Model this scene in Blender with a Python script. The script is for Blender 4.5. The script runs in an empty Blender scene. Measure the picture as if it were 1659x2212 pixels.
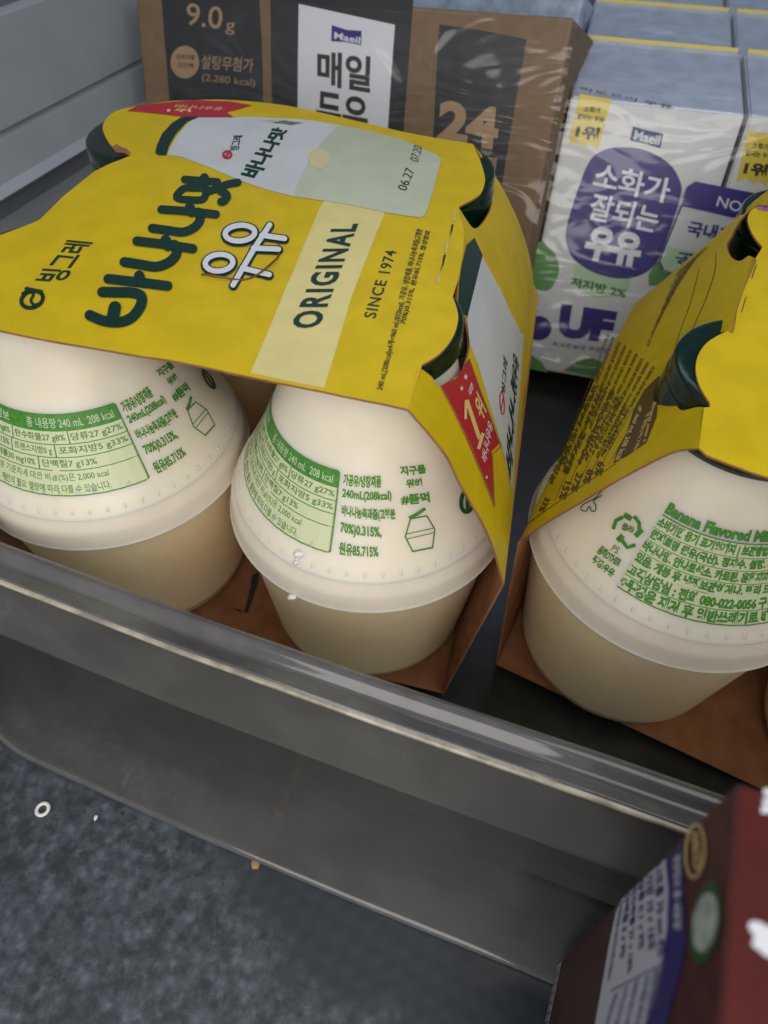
import bpy, bmesh, math, random
from mathutils import Vector, Matrix
random.seed(7)
S = 0.01                      # everything below is written in centimetres
C = bpy.context.scene.collection
sc = bpy.context.scene
V = lambda *a: Vector(a[0]) if len(a) == 1 else Vector(a)

# ------------------------------------------------------------------ camera
CX, CY, FPX = 829.5, 1106.0, 1422.0
PITCH, ROLL = .877, .039
O = V(0, 0, 18.2)
_cp, _sp = math.cos(PITCH), math.sin(PITCH)
FW = V(0, _cp, -_sp)
_r = V(1, 0, 0); _u = _r.cross(FW)
RT = _r*math.cos(ROLL) + _u*math.sin(ROLL)
UP = -_r*math.sin(ROLL) + _u*math.cos(ROLL)
cam_d = bpy.data.cameras.new('camera'); cam = bpy.data.objects.new('camera', cam_d); C.objects.link(cam)
cam_d.sensor_fit = 'VERTICAL'; cam_d.sensor_height = 36.0; cam_d.lens = 36.0*FPX/2212.0
cam_d.clip_start = .005; cam_d.clip_end = 20
m = Matrix((RT, UP, -FW)).transposed().to_4x4(); m.translation = O*S
cam.matrix_world = m
cam_d.dof.use_dof = True; cam_d.dof.focus_distance = .152; cam_d.dof.aperture_fstop = 18
sc.camera = cam

# ------------------------------------------------------------------ world and lamps
W = bpy.data.worlds.new('World'); sc.world = W; W.use_nodes = True
bg = W.node_tree.nodes['Background']; bg.inputs[0].default_value = (.62, .72, .90, 1); bg.inputs[1].default_value = .25
def area(name, loc, target, size, power, col, sy=None):
    d = bpy.data.lights.new(name, 'AREA'); d.energy = power; d.color = col; d.size = size*S
    if sy: d.shape = 'RECTANGLE'; d.size_y = sy*S
    o = bpy.data.objects.new(name, d); C.objects.link(o); o.location = V(loc)*S
    o.rotation_euler = (V(target)-V(loc)).to_track_quat('-Z', 'Y').to_euler()
    return o
area('ceiling_light', (22, 0, 46), (4, 10, 0), 30, .65, (1, .93, .83))
area('cool_back_light', (6, 62, 42), (4, 20, 6), 44, 1.05, (.66, .78, 1.0))  # cool bluish area lamp from above and behind the cartons
area('room_light', (-4, -24, 28), (0, 9, 2), 36, 1.55, (1.0, .95, .88))
sc.view_settings.view_transform = 'Standard'; sc.view_settings.look = 'None'
sc.view_settings.exposure = 0; sc.view_settings.gamma = 1
sc.cycles.max_bounces = 8; sc.cycles.use_denoising = True

# ------------------------------------------------------------------ materials
def mat(name, col, rough=.5, noise=0, nscale=3, bump=0, bscale=30, spec=.5, metal=0, coat=0, sss=0, sssr=(1, .7, .4), col2=None, nmix=(.4, .6)):
    mt = bpy.data.materials.new(name); mt.use_nodes = True
    nt = mt.node_tree; b = nt.nodes['Principled BSDF']
    b.inputs['Base Color'].default_value = (*col, 1); b.inputs['Roughness'].default_value = rough
    b.inputs['Specular IOR Level'].default_value = spec; b.inputs['Metallic'].default_value = metal
    b.inputs['Coat Weight'].default_value = coat; b.inputs['Coat Roughness'].default_value = .1
    if sss:
        b.inputs['Subsurface Weight'].default_value = sss; b.inputs['Subsurface Radius'].default_value = sssr
        b.inputs['Subsurface Scale'].default_value = .006
    tc = nt.nodes.new('ShaderNodeTexCoord')
    if noise or col2:
        n = nt.nodes.new('ShaderNodeTexNoise'); n.inputs['Scale'].default_value = nscale*100; n.inputs['Detail'].default_value = 5
        nt.links.new(tc.outputs['Object'], n.inputs['Vector'])
        r = nt.nodes.new('ShaderNodeValToRGB'); nt.links.new(n.outputs['Fac'], r.inputs[0])
        c2 = col2 or tuple(c*(1-noise) for c in col)
        r.color_ramp.elements[0].position = nmix[0]; r.color_ramp.elements[1].position = nmix[1]
        r.color_ramp.elements[0].color = (*c2, 1); r.color_ramp.elements[1].color = (*col, 1)
        nt.links.new(r.outputs[0], b.inputs['Base Color'])
    if bump:
        n = nt.nodes.new('ShaderNodeTexNoise'); n.inputs['Scale'].default_value = bscale*100; n.inputs['Detail'].default_value = 3
        nt.links.new(tc.outputs['Object'], n.inputs['Vector'])
        bp = nt.nodes.new('ShaderNodeBump'); bp.inputs['Strength'].default_value = bump; bp.inputs['Distance'].default_value = .0004
        nt.links.new(n.outputs['Fac'], bp.inputs['Height']); nt.links.new(bp.outputs[0], b.inputs['Normal'])
    return mt
M = {}
M['yellow'] = mat('yellow_card', (.62, .455, .006), .5, .10, 1.2, .05, 40, spec=.22)
M['kraftin'] = mat('brown_card_inside', (.30, .135, .060), .85, .22, 1.5, .3, 30, spec=.2)
M['slot'] = mat('dark_die_cut', (.03, .02, .02), .8)
M['cream'] = mat('pale_yellow_print', (.68, .60, .24), .42, .06, 2)
M['wear'] = mat('rubbed_card_fold', (.60, .50, .16), .6, .2, 20)
M['ink'] = mat('dark_green_ink', (.002, .030, .024), .4, spec=.3)
M['white'] = mat('white_print', (.66, .68, .74), .4)
M['milkw'] = mat('printed_white_bottle', (.56, .60, .62), .4, .08, .6)
M['milky'] = mat('printed_cream_body', (.50, .55, .42), .4, .1, .5)
M['peach'] = mat('printed_banana_slice', (.60, .54, .30), .4)
M['red'] = mat('crimson_print', (.42, .012, .03), .38)
M['gold'] = mat('gold_print', (.70, .52, .20), .4)
M['goldline'] = mat('bronze_outline_print', (.36, .17, .07), .4)
M['black'] = mat('black_ink', (.02, .018, .012), .5)
M['brownink'] = mat('brown_ink', (.085, .055, .012), .5)
M['blue'] = mat('blue_print', (.02, .05, .20), .4)
M['upper'] = mat('milky_white_plastic', (.86, .79, .65), .33, .04, .8, sss=.8, sssr=(1, .75, .45), bump=.03, bscale=8)
M['lower'] = mat('cream_milk_plastic', (1.0, .76, .48), .33, .05, .8, sss=.9, sssr=(1, .7, .35), bump=.03, bscale=8)
M['tick'] = mat('embossed_plastic_tick', (.74, .66, .53), .3)
M['skirt'] = mat('frosted_plastic_rim', (.76, .69, .58), .25, .03, 2, sss=.4, sssr=(1, .85, .7))
M['green'] = mat('green_print', (.07, .28, .035), .5, .25, 12)
M['tint'] = mat('pale_green_label_tint', (.62, .66, .42), .4)
M['dgreen'] = mat('deep_green_print', (.02, .10, .02), .5)
M['pale'] = mat('pale_print', (.50, .62, .42), .5)
M['cap'] = mat('dark_green_foil', (.0015, .020, .010), .2, .3, 6, .2, 6, spec=.4, coat=.25)
M['ice'] = mat('white_residue', (.75, .77, .82), .6, bump=.8, bscale=20)

def noise_floor():
    mt = mat('dark_shelf_mat', (.05, .06, .075), .48, coat=.06)
    nt = mt.node_tree; b = nt.nodes['Principled BSDF']; tc = nt.nodes['Texture Coordinate']
    L = nt.links.new
    big = nt.nodes.new('ShaderNodeTexNoise'); big.inputs['Scale'].default_value = 13; big.inputs['Detail'].default_value = 3
    fin = nt.nodes.new('ShaderNodeTexNoise'); fin.inputs['Scale'].default_value = 260; fin.inputs['Detail'].default_value = 8; fin.inputs['Roughness'].default_value = .72
    vor = nt.nodes.new('ShaderNodeTexVoronoi'); vor.inputs['Scale'].default_value = 330
    for n in (big, fin, vor): L(tc.outputs['Object'], n.inputs['Vector'])
    r1 = nt.nodes.new('ShaderNodeValToRGB'); r1.color_ramp.elements[0].position = .47; r1.color_ramp.elements[1].position = .56; L(big.outputs['Fac'], r1.inputs[0])
    r2 = nt.nodes.new('ShaderNodeValToRGB'); r2.color_ramp.elements[0].position = .40; r2.color_ramp.elements[1].position = .64; L(fin.outputs['Fac'], r2.inputs[0])
    r3 = nt.nodes.new('ShaderNodeValToRGB'); r3.color_ramp.elements[0].position = .10; r3.color_ramp.elements[1].position = .55
    r3.color_ramp.elements[0].color = (1, 1, 1, 1); r3.color_ramp.elements[1].color = (.45, .45, .45, 1); L(vor.outputs['Distance'], r3.inputs[0])
    m1 = nt.nodes.new('ShaderNodeMath'); m1.operation = 'MULTIPLY'; L(r1.outputs[0], m1.inputs[0]); L(r2.outputs[0], m1.inputs[1])
    m2 = nt.nodes.new('ShaderNodeMath'); m2.operation = 'MULTIPLY'; L(m1.outputs[0], m2.inputs[0]); L(r3.outputs[0], m2.inputs[1])
    mx = nt.nodes.new('ShaderNodeMixRGB'); L(m2.outputs[0], mx.inputs[0])
    mx.inputs[1].default_value = (.026, .033, .042, 1); mx.inputs[2].default_value = (.135, .155, .19, 1)
    L(mx.outputs[0], b.inputs['Base Color'])
    # fine lattice of raised dots under the coating
    mp = nt.nodes.new('ShaderNodeMapping'); mp.inputs['Rotation'].default_value = (0, 0, math.radians(28)); L(tc.outputs['Object'], mp.inputs['Vector'])
    w1 = nt.nodes.new('ShaderNodeTexWave'); w1.inputs['Scale'].default_value = 62; w1.bands_direction = 'X'; L(mp.outputs[0], w1.inputs['Vector'])
    w2 = nt.nodes.new('ShaderNodeTexWave'); w2.inputs['Scale'].default_value = 62; w2.bands_direction = 'Y'; L(mp.outputs[0], w2.inputs['Vector'])
    ml = nt.nodes.new('ShaderNodeMath'); ml.operation = 'MULTIPLY'; L(w1.outputs['Fac'], ml.inputs[0]); L(w2.outputs['Fac'], ml.inputs[1])
    ad = nt.nodes.new('ShaderNodeMath'); L(ml.outputs[0], ad.inputs[0]); L(fin.outputs['Fac'], ad.inputs[1])
    bp = nt.nodes.new('ShaderNodeBump'); bp.inputs['Strength'].default_value = .22; bp.inputs['Distance'].default_value = .0004
    L(ad.outputs[0], bp.inputs['Height']); L(bp.outputs[0], b.inputs['Normal'])
    return mt
M['floor'] = noise_floor()
M['bin'] = mat('smoky_grey_plastic', (.155, .152, .145), .2, .2, .6, .04, 1.5, coat=.6)
M['binlip'] = mat('scuffed_plastic_lip', (.17, .17, .18), .12, .2, 1.0, .06, 2, coat=.7)
M['lipedge'] = mat('scuffed_cream_edge', (.46, .42, .33), .3, .45, 1.6, .2, 12, coat=.3)
M['binin'] = mat('dark_bin_inside', (.018, .020, .018), .3, .3, 1.5, .2, 2)
M['bininner'] = mat('smoky_inner_wall', (.09, .088, .082), .25, .15, 1)
def see_through(mt, k, tint=(.85, .86, .84)):
    nt = mt.node_tree; o = next(n for n in nt.nodes if n.type == 'OUTPUT_MATERIAL'); b = nt.nodes['Principled BSDF']
    t = nt.nodes.new('ShaderNodeBsdfTransparent'); t.inputs[0].default_value = (*tint, 1); mx = nt.nodes.new('ShaderNodeMixShader'); mx.inputs[0].default_value = k
    nt.links.new(b.outputs[0], mx.inputs[1]); nt.links.new(t.outputs[0], mx.inputs[2]); nt.links.new(mx.outputs[0], o.inputs['Surface'])
see_through(M['bin'], .45); see_through(M['bininner'], .6); see_through(M['binlip'], .35)
M['fridge'] = mat('light_grey_liner', (.30, .34, .38), .45, .06, .5)
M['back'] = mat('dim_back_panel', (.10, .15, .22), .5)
M['kraft'] = mat('kraft_board', (.19, .12, .065), .6, .12, 2, .1, 25)
M['tanprint'] = mat('tan_print', (.34, .23, .13), .5)
M['kblack'] = mat('charcoal_board_print', (.022, .024, .028), .45, .2, 1.5)
M['carton'] = mat('white_carton_board', (.60, .62, .64), .4, .05, 1)
M['roofcool'] = mat('cool_light_carton_top', (.46, .52, .66), .3, .14, 1.2, .5, 2.5, coat=.4)  # cool light falling on the carton tops is painted into this bluish colour
M['navy'] = mat('navy_print', (.028, .020, .18), .4)
M['lgreen'] = mat('leaf_green_print', (.10, .27, .09), .4)
M['pgreen'] = mat('pale_green_print', (.38, .56, .36), .4)
M['ylabel'] = mat('yellow_flag_print', (.62, .50, .05), .4)
M['purple'] = mat('purple_print', (.35, .12, .42), .4)
M['bluefilm'] = mat('pale_blue_wrapped_board', (.30, .40, .55), .3, .3, 1.5, .5, 3)
M['maroon'] = mat('dark_maroon_board', (.10, .018, .016), .5, .35, 6, .15, 20)
M['brightred'] = mat('bright_red_board', (.085, .011, .009), .6, .15, 2, .1, 20, spec=.2)
M['choco'] = mat('chocolate_brown_board', (.085, .038, .028), .6, .4, 9, .2, 30)
M['silver'] = mat('pale_oval_print', (.62, .66, .60), .4, .4, 6)
M['seed'] = mat('tan_seed', (.32, .20, .09), .5)
M['hair'] = mat('brown_hair', (.13, .05, .015), .4)
M['ring'] = mat('white_plastic_ring', (.75, .75, .74), .4)
def film():
    mt = bpy.data.materials.new('clear_wrap'); mt.use_nodes = True; nt = mt.node_tree; nt.nodes.clear(); L = nt.links.new
    o = nt.nodes.new('ShaderNodeOutputMaterial'); mx = nt.nodes.new('ShaderNodeMixShader'); t = nt.nodes.new('ShaderNodeBsdfTransparent')
    g = nt.nodes.new('ShaderNodeBsdfGlossy'); g.inputs['Roughness'].default_value = .14
    tc = nt.nodes.new('ShaderNodeTexCoord'); n = nt.nodes.new('ShaderNodeTexNoise'); n.inputs['Scale'].default_value = 22; n.inputs['Detail'].default_value = 2; n.inputs['Distortion'].default_value = 1.4
    bp = nt.nodes.new('ShaderNodeBump'); bp.inputs['Strength'].default_value = .7; bp.inputs['Distance'].default_value = .008
    mp = nt.nodes.new('ShaderNodeMapping'); mp.inputs['Scale'].default_value = (.7, 1.6, 2.6); mp.inputs['Rotation'].default_value = (.3, .2, .5); L(tc.outputs['Object'], mp.inputs['Vector'])
    L(mp.outputs[0], n.inputs['Vector']); L(n.outputs['Fac'], bp.inputs['Height']); L(bp.outputs[0], g.inputs['Normal'])
    mx.inputs[0].default_value = .042; L(t.outputs[0], mx.inputs[1]); L(g.outputs[0], mx.inputs[2]); L(mx.outputs[0], o.inputs[0])
    return mt
M['film'] = film()

# ------------------------------------------------------------------ object helpers
def props(o, label=None, cat=None, group=None, kind=None):
    for k, v in (('label', label), ('category', cat), ('group', group), ('kind', kind)):
        if v: o[k] = v
    return o
def thing(name, loc, label, cat, group=None, rotz=0):
    o = bpy.data.objects.new(name, None); o.empty_display_size = .01; C.objects.link(o)
    o.location = V(loc)*S; o.rotation_euler = (0, 0, rotz); props(o, label, cat, group); o['_loc'] = list(loc)
    return o
def link_bm(name, bm, mats, parent=None, origin=(0, 0, 0), smooth=False):
    """bm vertices are in cm, world space (or local to the parent empty when it sits at origin)"""
    org = V(origin)
    for v in bm.verts: v.co = (v.co-org)*S
    if smooth:
        for f in bm.faces: f.smooth = True
    me = bpy.data.meshes.new(name); bm.to_mesh(me); bm.free()
    for k in (mats if isinstance(mats, (list, tuple)) else [mats]): me.materials.append(M[k])
    o = bpy.data.objects.new(name, me); C.objects.link(o)
    if parent: o.parent = parent
    else: o.location = org*S
    return o
def part(name, bm, mats, t, smooth=False): return link_bm(name, bm, mats, t, t['_loc'], smooth)

# ------------------------------------------------------------------ surfaces (where flat prints lie)
ZO = {'a': (.36379, 0, 164.6), 'b': (.36375, 548.6, 164.6), 'c': (.36379, 0, 658.3), 'd': (.39682, 493.7, 768.0),
      'e': (.42989, 219.4, 0), 'g': (.47089, 877.8, 0), 'h': (.42148, 1042.3, 658.3), 'i': (.37169, 1042.3, 1590.9),
      'j': (.50391, 0, 1097.2), 'k': (.26454, 0, 0), 'l': (.19839, 1371.5, 384), 'm': (.24801, 932.6, 548.6),
      'n': (.33862, 1097.2, 822.9), '': (1, 0, 0)}
def Z(k, *pts):
    f, ox, oy = ZO[k]
    return [(ox+x*f, oy+y*f) for x, y in pts]
def ray(p): return FW + RT*((p[0]-CX)/FPX) - UP*((p[1]-CY)/FPX)
def atz(p, z):
    d = ray(p); return O + d*((z-O.z)/d.z)
class Plane:
    def __init__(s, p0, ex, ey):
        s.p0 = V(p0); s.ex = V(ex).normalized(); ey = V(ey); s.ey = (ey - s.ex*ey.dot(s.ex)).normalized(); s.n = s.ex.cross(s.ey)
        if s.n.dot(O-s.p0) < 0: s.n = -s.n
    step = None
    def w(s, p):
        d = ray(p); return O + d*((s.p0-O).dot(s.n)/d.dot(s.n))
    def hit(s, p):
        q = s.w(p)-s.p0; return (q.dot(s.ex), q.dot(s.ey))
    def ev(s, a, b, off=0): return s.p0 + s.ex*a + s.ey*b + s.n*off
    def grid(s): return None
class Bulge(Plane):
    """card panel bowed outwards between fold (b=0) and rim line (b=L)"""
    def __init__(s, p0, ex, ey, L, amp):
        super().__init__(p0, ex, ey); s.L, s.amp = L, amp
    def bz(s, a, b): return s.amp*math.sin(math.pi*max(0, min(1, b/s.L)))**.8
    def hit(s, p):
        k = 0
        for _ in range(12):
            d = ray(p); q = O + d*((s.p0+s.n*k-O).dot(s.n)/d.dot(s.n)) - s.p0; a, b = q.dot(s.ex), q.dot(s.ey); k = s.bz(a, b)
        return (a, b)
    def ev(s, a, b, off=0): return s.p0 + s.ex*a + s.ey*b + s.n*(off+s.bz(a, b))
    def grid(s): return (.7, .45)
class Lid:
    """slightly bulged card top in pack coordinates"""
    def __init__(s, org, ax, ay, z0, tx, ty, bulge): s.o, s.ax, s.ay, s.z0, s.tx, s.ty, s.bl = V(org), V(ax), V(ay), z0, tx, ty, bulge
    def z(s, x, y): return s.z0 + s.tx*(x-1) + s.ty*(y+1.6) + s.bl*math.sin(max(0, min(1, (y+1.6)/13))*math.pi)*.5*(1+.4*math.sin(x*.55+1)) + .05*math.sin(x*1.1+y*.6)
    def ev(s, x, y, off=0):
        p = s.o + s.ax*x + s.ay*y; return V(p.x, p.y, s.z(x, y)+off)
    def hit(s, p):
        z = s.z0
        for _ in range(14):
            q = atz(p, z)-s.o; x, y = q.dot(s.ax), q.dot(s.ay); z = s.z(x, y)
        return (x, y)
    def grid(s): return (.6, .6)
class Cone:
    """bottle wall: (angle, height)"""
    def __init__(s, c, prof): s.c = V(c); s.prof = prof
    def r(s, z):
        pr = s.prof
        for (r0, z0), (r1, z1) in zip(pr, pr[1:]):
            if z <= z1 and z1 > z0: return r0+(r1-r0)*max(0, (z-z0))/(z1-z0)
        return pr[-1][0]
    def hit(s, p):
        d = ray(p).normalized(); t = 4.0; best = None
        while t < 34:
            q = O+d*t - s.c
            if 0 < q.z < 10.2:
                g = math.hypot(q.x, q.y)-s.r(q.z)
                if g < 0:
                    lo, hi = t-.05, t
                    for _ in range(20):
                        md = (lo+hi)/2; q = O+d*md-s.c
                        if math.hypot(q.x, q.y)-s.r(q.z) < 0: hi = md
                        else: lo = md
                    q = O+d*hi-s.c; return (math.atan2(q.x, -q.y), q.z)
                if best is None or g < best[0]: best = (g, math.atan2(q.x, -q.y), q.z)
            t += .05
        return best[1:]
    def ev(s, a, z, off=0):
        r = s.r(z)+off; return s.c + V(r*math.sin(a), -r*math.cos(a), z+off*.35)
    def grid(s): return (.12, .35)

def cut_grid(bm, g):
    for k in (0, 1):
        lo = min(v.co[k] for v in bm.verts); hi = max(v.co[k] for v in bm.verts)
        x = math.ceil(lo/g[k])*g[k]
        while x < hi:
            n = V(1, 0, 0) if k == 0 else V(0, 1, 0)
            bmesh.ops.bisect_plane(bm, geom=bm.verts[:]+bm.edges[:]+bm.faces[:], plane_co=n*x, plane_no=n, dist=1e-5)
            x += g[k]
LAY = .006
def lift(bm, surf, level, cut=True):
    if cut and surf.grid():
        bmesh.ops.triangulate(bm, faces=bm.faces[:]); cut_grid(bm, surf.grid())
    for v in bm.verts: v.co = surf.ev(v.co.x, v.co.y, LAY*level)
def poly(surf, pts, level=1, px=True, smooth=0):
    if smooth: pts = catmull(pts, smooth, True)
    P = [surf.hit(p) for p in pts] if px else pts
    bm = bmesh.new(); vs = [bm.verts.new((x, y, 0)) for x, y in P]
    bm.faces.new(vs); bmesh.ops.triangulate(bm, faces=bm.faces[:]); lift(bm, surf, level); return bm
def catmull(pts, n=6, closed=False):
    out = []; N = len(pts)
    rng = range(N) if closed else range(N-1)
    for i in rng:
        if closed: a, b, c, d = pts[(i-1) % N], pts[i], pts[(i+1) % N], pts[(i+2) % N]
        else: a, b, c, d = pts[max(i-1, 0)], pts[i], pts[i+1], pts[min(i+2, N-1)]
        for k in range(n):
            t = k/n
            out.append(tuple(.5*(2*b[j]+(c[j]-a[j])*t+(2*a[j]-5*b[j]+4*c[j]-d[j])*t*t+(3*b[j]-a[j]-3*c[j]+d[j])*t**3) for j in (0, 1)))
    if not closed: out.append(tuple(pts[-1]))
    return out
def stroke(surf, pts, w, level=1, px=True, closed=False, smooth=5, cap=True):
    """ribbon of width w drawn through pts (photo pixels, or surface units when px is False)"""
    P = catmull(pts, smooth, closed) if smooth and len(pts) > 2 else list(pts)
    if surf.grid() and px:
        Q = []
        for i in range(len(P)-(0 if closed else 1)):
            a, b = P[i], P[(i+1) % len(P)]; k = max(1, int(math.hypot(b[0]-a[0], b[1]-a[1])/7))
            Q += [(a[0]+(b[0]-a[0])*j/k, a[1]+(b[1]-a[1])*j/k) for j in range(k)]
        P = Q if closed else Q+[P[-1]]
    bm = bmesh.new(); N = len(P); L, R = [], []
    for i in range(N):
        a = P[(i-1) % N] if closed or i else P[i]; b = P[(i+1) % N] if closed or i < N-1 else P[i]
        dx, dy = b[0]-a[0], b[1]-a[1]; l = math.hypot(dx, dy) or 1
        nx, ny = -dy/l*w/2, dx/l*w/2
        L.append((P[i][0]+nx, P[i][1]+ny)); R.append((P[i][0]-nx, P[i][1]-ny))
    f = surf.hit if px else (lambda q: q)
    lv = [bm.verts.new((*f(q), 0)) for q in L]; rv = [bm.verts.new((*f(q), 0)) for q in R]
    for i in range(N if closed else N-1):
        j = (i+1) % N; bm.faces.new((lv[i], rv[i], rv[j], lv[j]))
    if cap and not closed:
        for e, o_ in ((0, 1), (N-1, -2)):
            cx, cy = P[e]; a0 = math.atan2(L[e][1]-cy, L[e][0]-cx); ox, oy = P[e][0]-P[o_][0], P[e][1]-P[o_][1]
            sg = 1 if (math.cos(a0+.5*math.pi)*ox+math.sin(a0+.5*math.pi)*oy) > 0 else -1
            arc = [bm.verts.new((*f((cx+w/2*math.cos(a0+sg*math.pi*k/8), cy+w/2*math.sin(a0+sg*math.pi*k/8))), 0)) for k in range(1, 8)]
            bm.faces.new([lv[e]]+arc+[rv[e]])
    lift(bm, surf, level, False); return bm
def ell(cx, cy, rx, ry, rot=0, n=28):
    c, s_ = math.cos(rot), math.sin(rot)
    return [(cx+rx*math.cos(t)*c-ry*math.sin(t)*s_, cy+rx*math.cos(t)*s_+ry*math.sin(t)*c) for t in [2*math.pi*k/n for k in range(n)]]
_tc = {}
def text_mesh(txt, bold=0, shear=0, sp=1.0):
    key = (txt, bold, shear, sp)
    if key not in _tc:
        cu = bpy.data.curves.new('t', 'FONT'); cu.body = txt; cu.size = 1; cu.offset = bold; cu.shear = shear; cu.space_character = sp
        cu.resolution_u = 3; cu.fill_mode = 'FRONT'
        ob = bpy.data.objects.new('t', cu); C.objects.link(ob)
        me = bpy.data.meshes.new_from_object(ob.evaluated_get(bpy.context.evaluated_depsgraph_get()))
        xs = [v.co.x for v in me.vertices]; ys = [v.co.y for v in me.vertices]
        x0, x1, y0, y1 = min(xs), max(xs), min(ys), max(ys)
        _tc[key] = ([((v.co.x-x0)/(x1-x0), (v.co.y-y0)/(y1-y0)) for v in me.vertices], [tuple(p.vertices) for p in me.polygons])
        bpy.data.objects.remove(ob); bpy.data.curves.remove(cu); bpy.data.meshes.remove(me)
    return _tc[key]
def text(surf, txt, bl, br, tl, tr=None, level=2, bold=0, shear=0, sp=1.0, px=True):
    """ink box of the writing stretched over the quad bottom-left, bottom-right, top-left (, top-right)"""
    vs, fs = text_mesh(txt, bold, shear, sp)
    f = surf.hit if px else (lambda q: q)
    A, B, D = f(bl), f(br), f(tl)
    E_ = f(tr) if tr else (B[0]+D[0]-A[0], B[1]+D[1]-A[1])
    bm = bmesh.new()
    q = [bm.verts.new(((A[0]*(1-u)+B[0]*u)*(1-v)+(D[0]*(1-u)+E_[0]*u)*v, (A[1]*(1-u)+B[1]*u)*(1-v)+(D[1]*(1-u)+E_[1]*u)*v, 0)) for u, v in vs]
    for p in fs:
        try: bm.faces.new([q[i] for i in p])
        except ValueError: pass
    lift(bm, surf, level, False)
    return bm
def merge(*bms):
    out = bmesh.new()
    for b in bms:
        mp = [out.verts.new(v.co) for v in b.verts]; b.verts.index_update()
        for f in b.faces:
            try: nf = out.faces.new([mp[v.index] for v in f.verts]); nf.material_index = f.material_index; nf.smooth = f.smooth
            except ValueError: pass
        b.free()
    return out
def sheet(surf, pts, th, px=True, holes=()):
    """a card sheet: material 0 outside, 1 inside and on the cut edge"""
    P = [surf.hit(p) for p in pts] if px else pts
    bm = bmesh.new(); vs = [bm.verts.new((x, y, 0)) for x, y in P]; bm.faces.new(vs)
    bmesh.ops.triangulate(bm, faces=bm.faces[:])
    if surf.grid(): cut_grid(bm, surf.grid())
    for v in bm.verts: v.co = surf.ev(v.co.x, v.co.y, 0)
    low = {v: None for v in bm.verts}
    co = {}
    bm.normal_update()
    faces = bm.faces[:]; edges = [e for e in bm.edges if len(e.link_faces) == 1]
    if isinstance(surf, Plane): dn = -surf.n
    else: dn = V(0, 0, -1)
    if sum((f.normal.dot(dn) for f in faces)) > 0: bmesh.ops.reverse_faces(bm, faces=faces)
    for v in list(low): low[v] = bm.verts.new(v.co+dn*th)
    for f in faces:
        nf = bm.faces.new([low[v] for v in reversed(f.verts)]); nf.material_index = 1
    for e in edges:
        a, b = e.verts; f = bm.faces.new((a, b, low[b], low[a])); f.material_index = 1
    bmesh.ops.recalc_face_normals(bm, faces=bm.faces[:])
    return bm
def lathe(prof, c=(0, 0, 0), n=96, cap=False):
    bm = bmesh.new(); rings = []
    for r, z in prof:
        if r < 1e-4: rings.append([bm.verts.new((c[0], c[1], c[2]+z))])
        else: rings.append([bm.verts.new((c[0]+r*math.sin(2*math.pi*k/n), c[1]-r*math.cos(2*math.pi*k/n), c[2]+z)) for k in range(n)])
    for a, b in zip(rings, rings[1:]):
        for k in range(n):
            j = (k+1) % n
            if len(a) == 1: bm.faces.new((a[0], b[j], b[k]))
            elif len(b) == 1: bm.faces.new((a[k], a[j], b[0]))
            else: bm.faces.new((a[k], a[j], b[j], b[k]))
    bmesh.ops.recalc_face_normals(bm, faces=bm.faces[:]); return bm
def box(p0, ex, ey, ez, bev=0):
    bm = bmesh.new(); p0, ex, ey, ez = map(V, (p0, ex, ey, ez))
    v = [bm.verts.new(p0+ex*i+ey*j+ez*k) for k in (0, 1) for j in (0, 1) for i in (0, 1)]
    for f in ((0, 1, 3, 2), (4, 6, 7, 5), (0, 4, 5, 1), (2, 3, 7, 6), (0, 2, 6, 4), (1, 5, 7, 3)): bm.faces.new([v[i] for i in f])
    bmesh.ops.recalc_face_normals(bm, faces=bm.faces[:])
    if bev: bmesh.ops.bevel(bm, geom=bm.edges[:], offset=bev, segments=3, affect='EDGES', profile=.5)
    return bm

# ------------------------------------------------------------------ setting
FZ = -1.0
bm = bmesh.new(); bmesh.ops.create_grid(bm, x_segments=1, y_segments=1, size=70)
for v in bm.verts: v.co += V(0, 20, FZ)
props(link_bm('shelf_floor', bm, 'floor'), kind='structure')
DN = ray((594, 3320)).normalized()            # "down" of the upright cartons and of the fridge liner
UPC = -DN
wa = V(.32, .947, 0).normalized()
W0 = atz((0, 434), 7.4); wd = V(1, 0, 0)
wn = wa.cross(UPC).normalized()
if wn.x < 0: wn = -wn
_n = wa.cross(UPC).normalized(); _d = ray((204, 310)); wd = (O + _d*((W0-O).dot(_n)/_d.dot(_n)) - W0).normalized()
def sweep_wall(prof, length0, length1):
    bm = bmesh.new(); a = [bm.verts.new(W0+wd*length0+UPC*h+wn*o) for o, h in prof]; b = [bm.verts.new(W0+wd*length1+UPC*h+wn*o) for o, h in prof]
    for i in range(len(prof)-1): bm.faces.new((a[i], a[i+1], b[i+1], b[i]))
    bmesh.ops.recalc_face_normals(bm, faces=bm.faces[:]); return bm
prof = [(-1.2, -14), (-1.2, -1.2), (-.75, -.5), (-.12, -.12), (0, 0), (-.12, .10), (-.3, .25), (-.42, 1.42), (-.66, 1.50), (-.68, 1.58), (-.46, 1.68), (-.5, 4.6), (-.62, 4.8), (-.45, 5.0), (-.5, 30)]
o = link_bm('fridge_wall', sweep_wall(prof, -30, 26), 'fridge'); props(o, kind='structure')
bm = bmesh.new(); q = W0+wa*26-wn*3-UPC*14
vs = [bm.verts.new(q+V(.955, -.296, 0)*x+UPC*h) for x, h in ((0, 0), (75, 0), (75, 60), (0, 60))]; bm.faces.new(vs)
props(link_bm('back_wall', bm, 'back'), kind='structure')

# ------------------------------------------------------------------ storage bin
t = thing('storage_bin', (0, 4.9, FZ), 'smoky grey plastic bin with a rolled lip holding the banana milk packs', 'bin')
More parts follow.
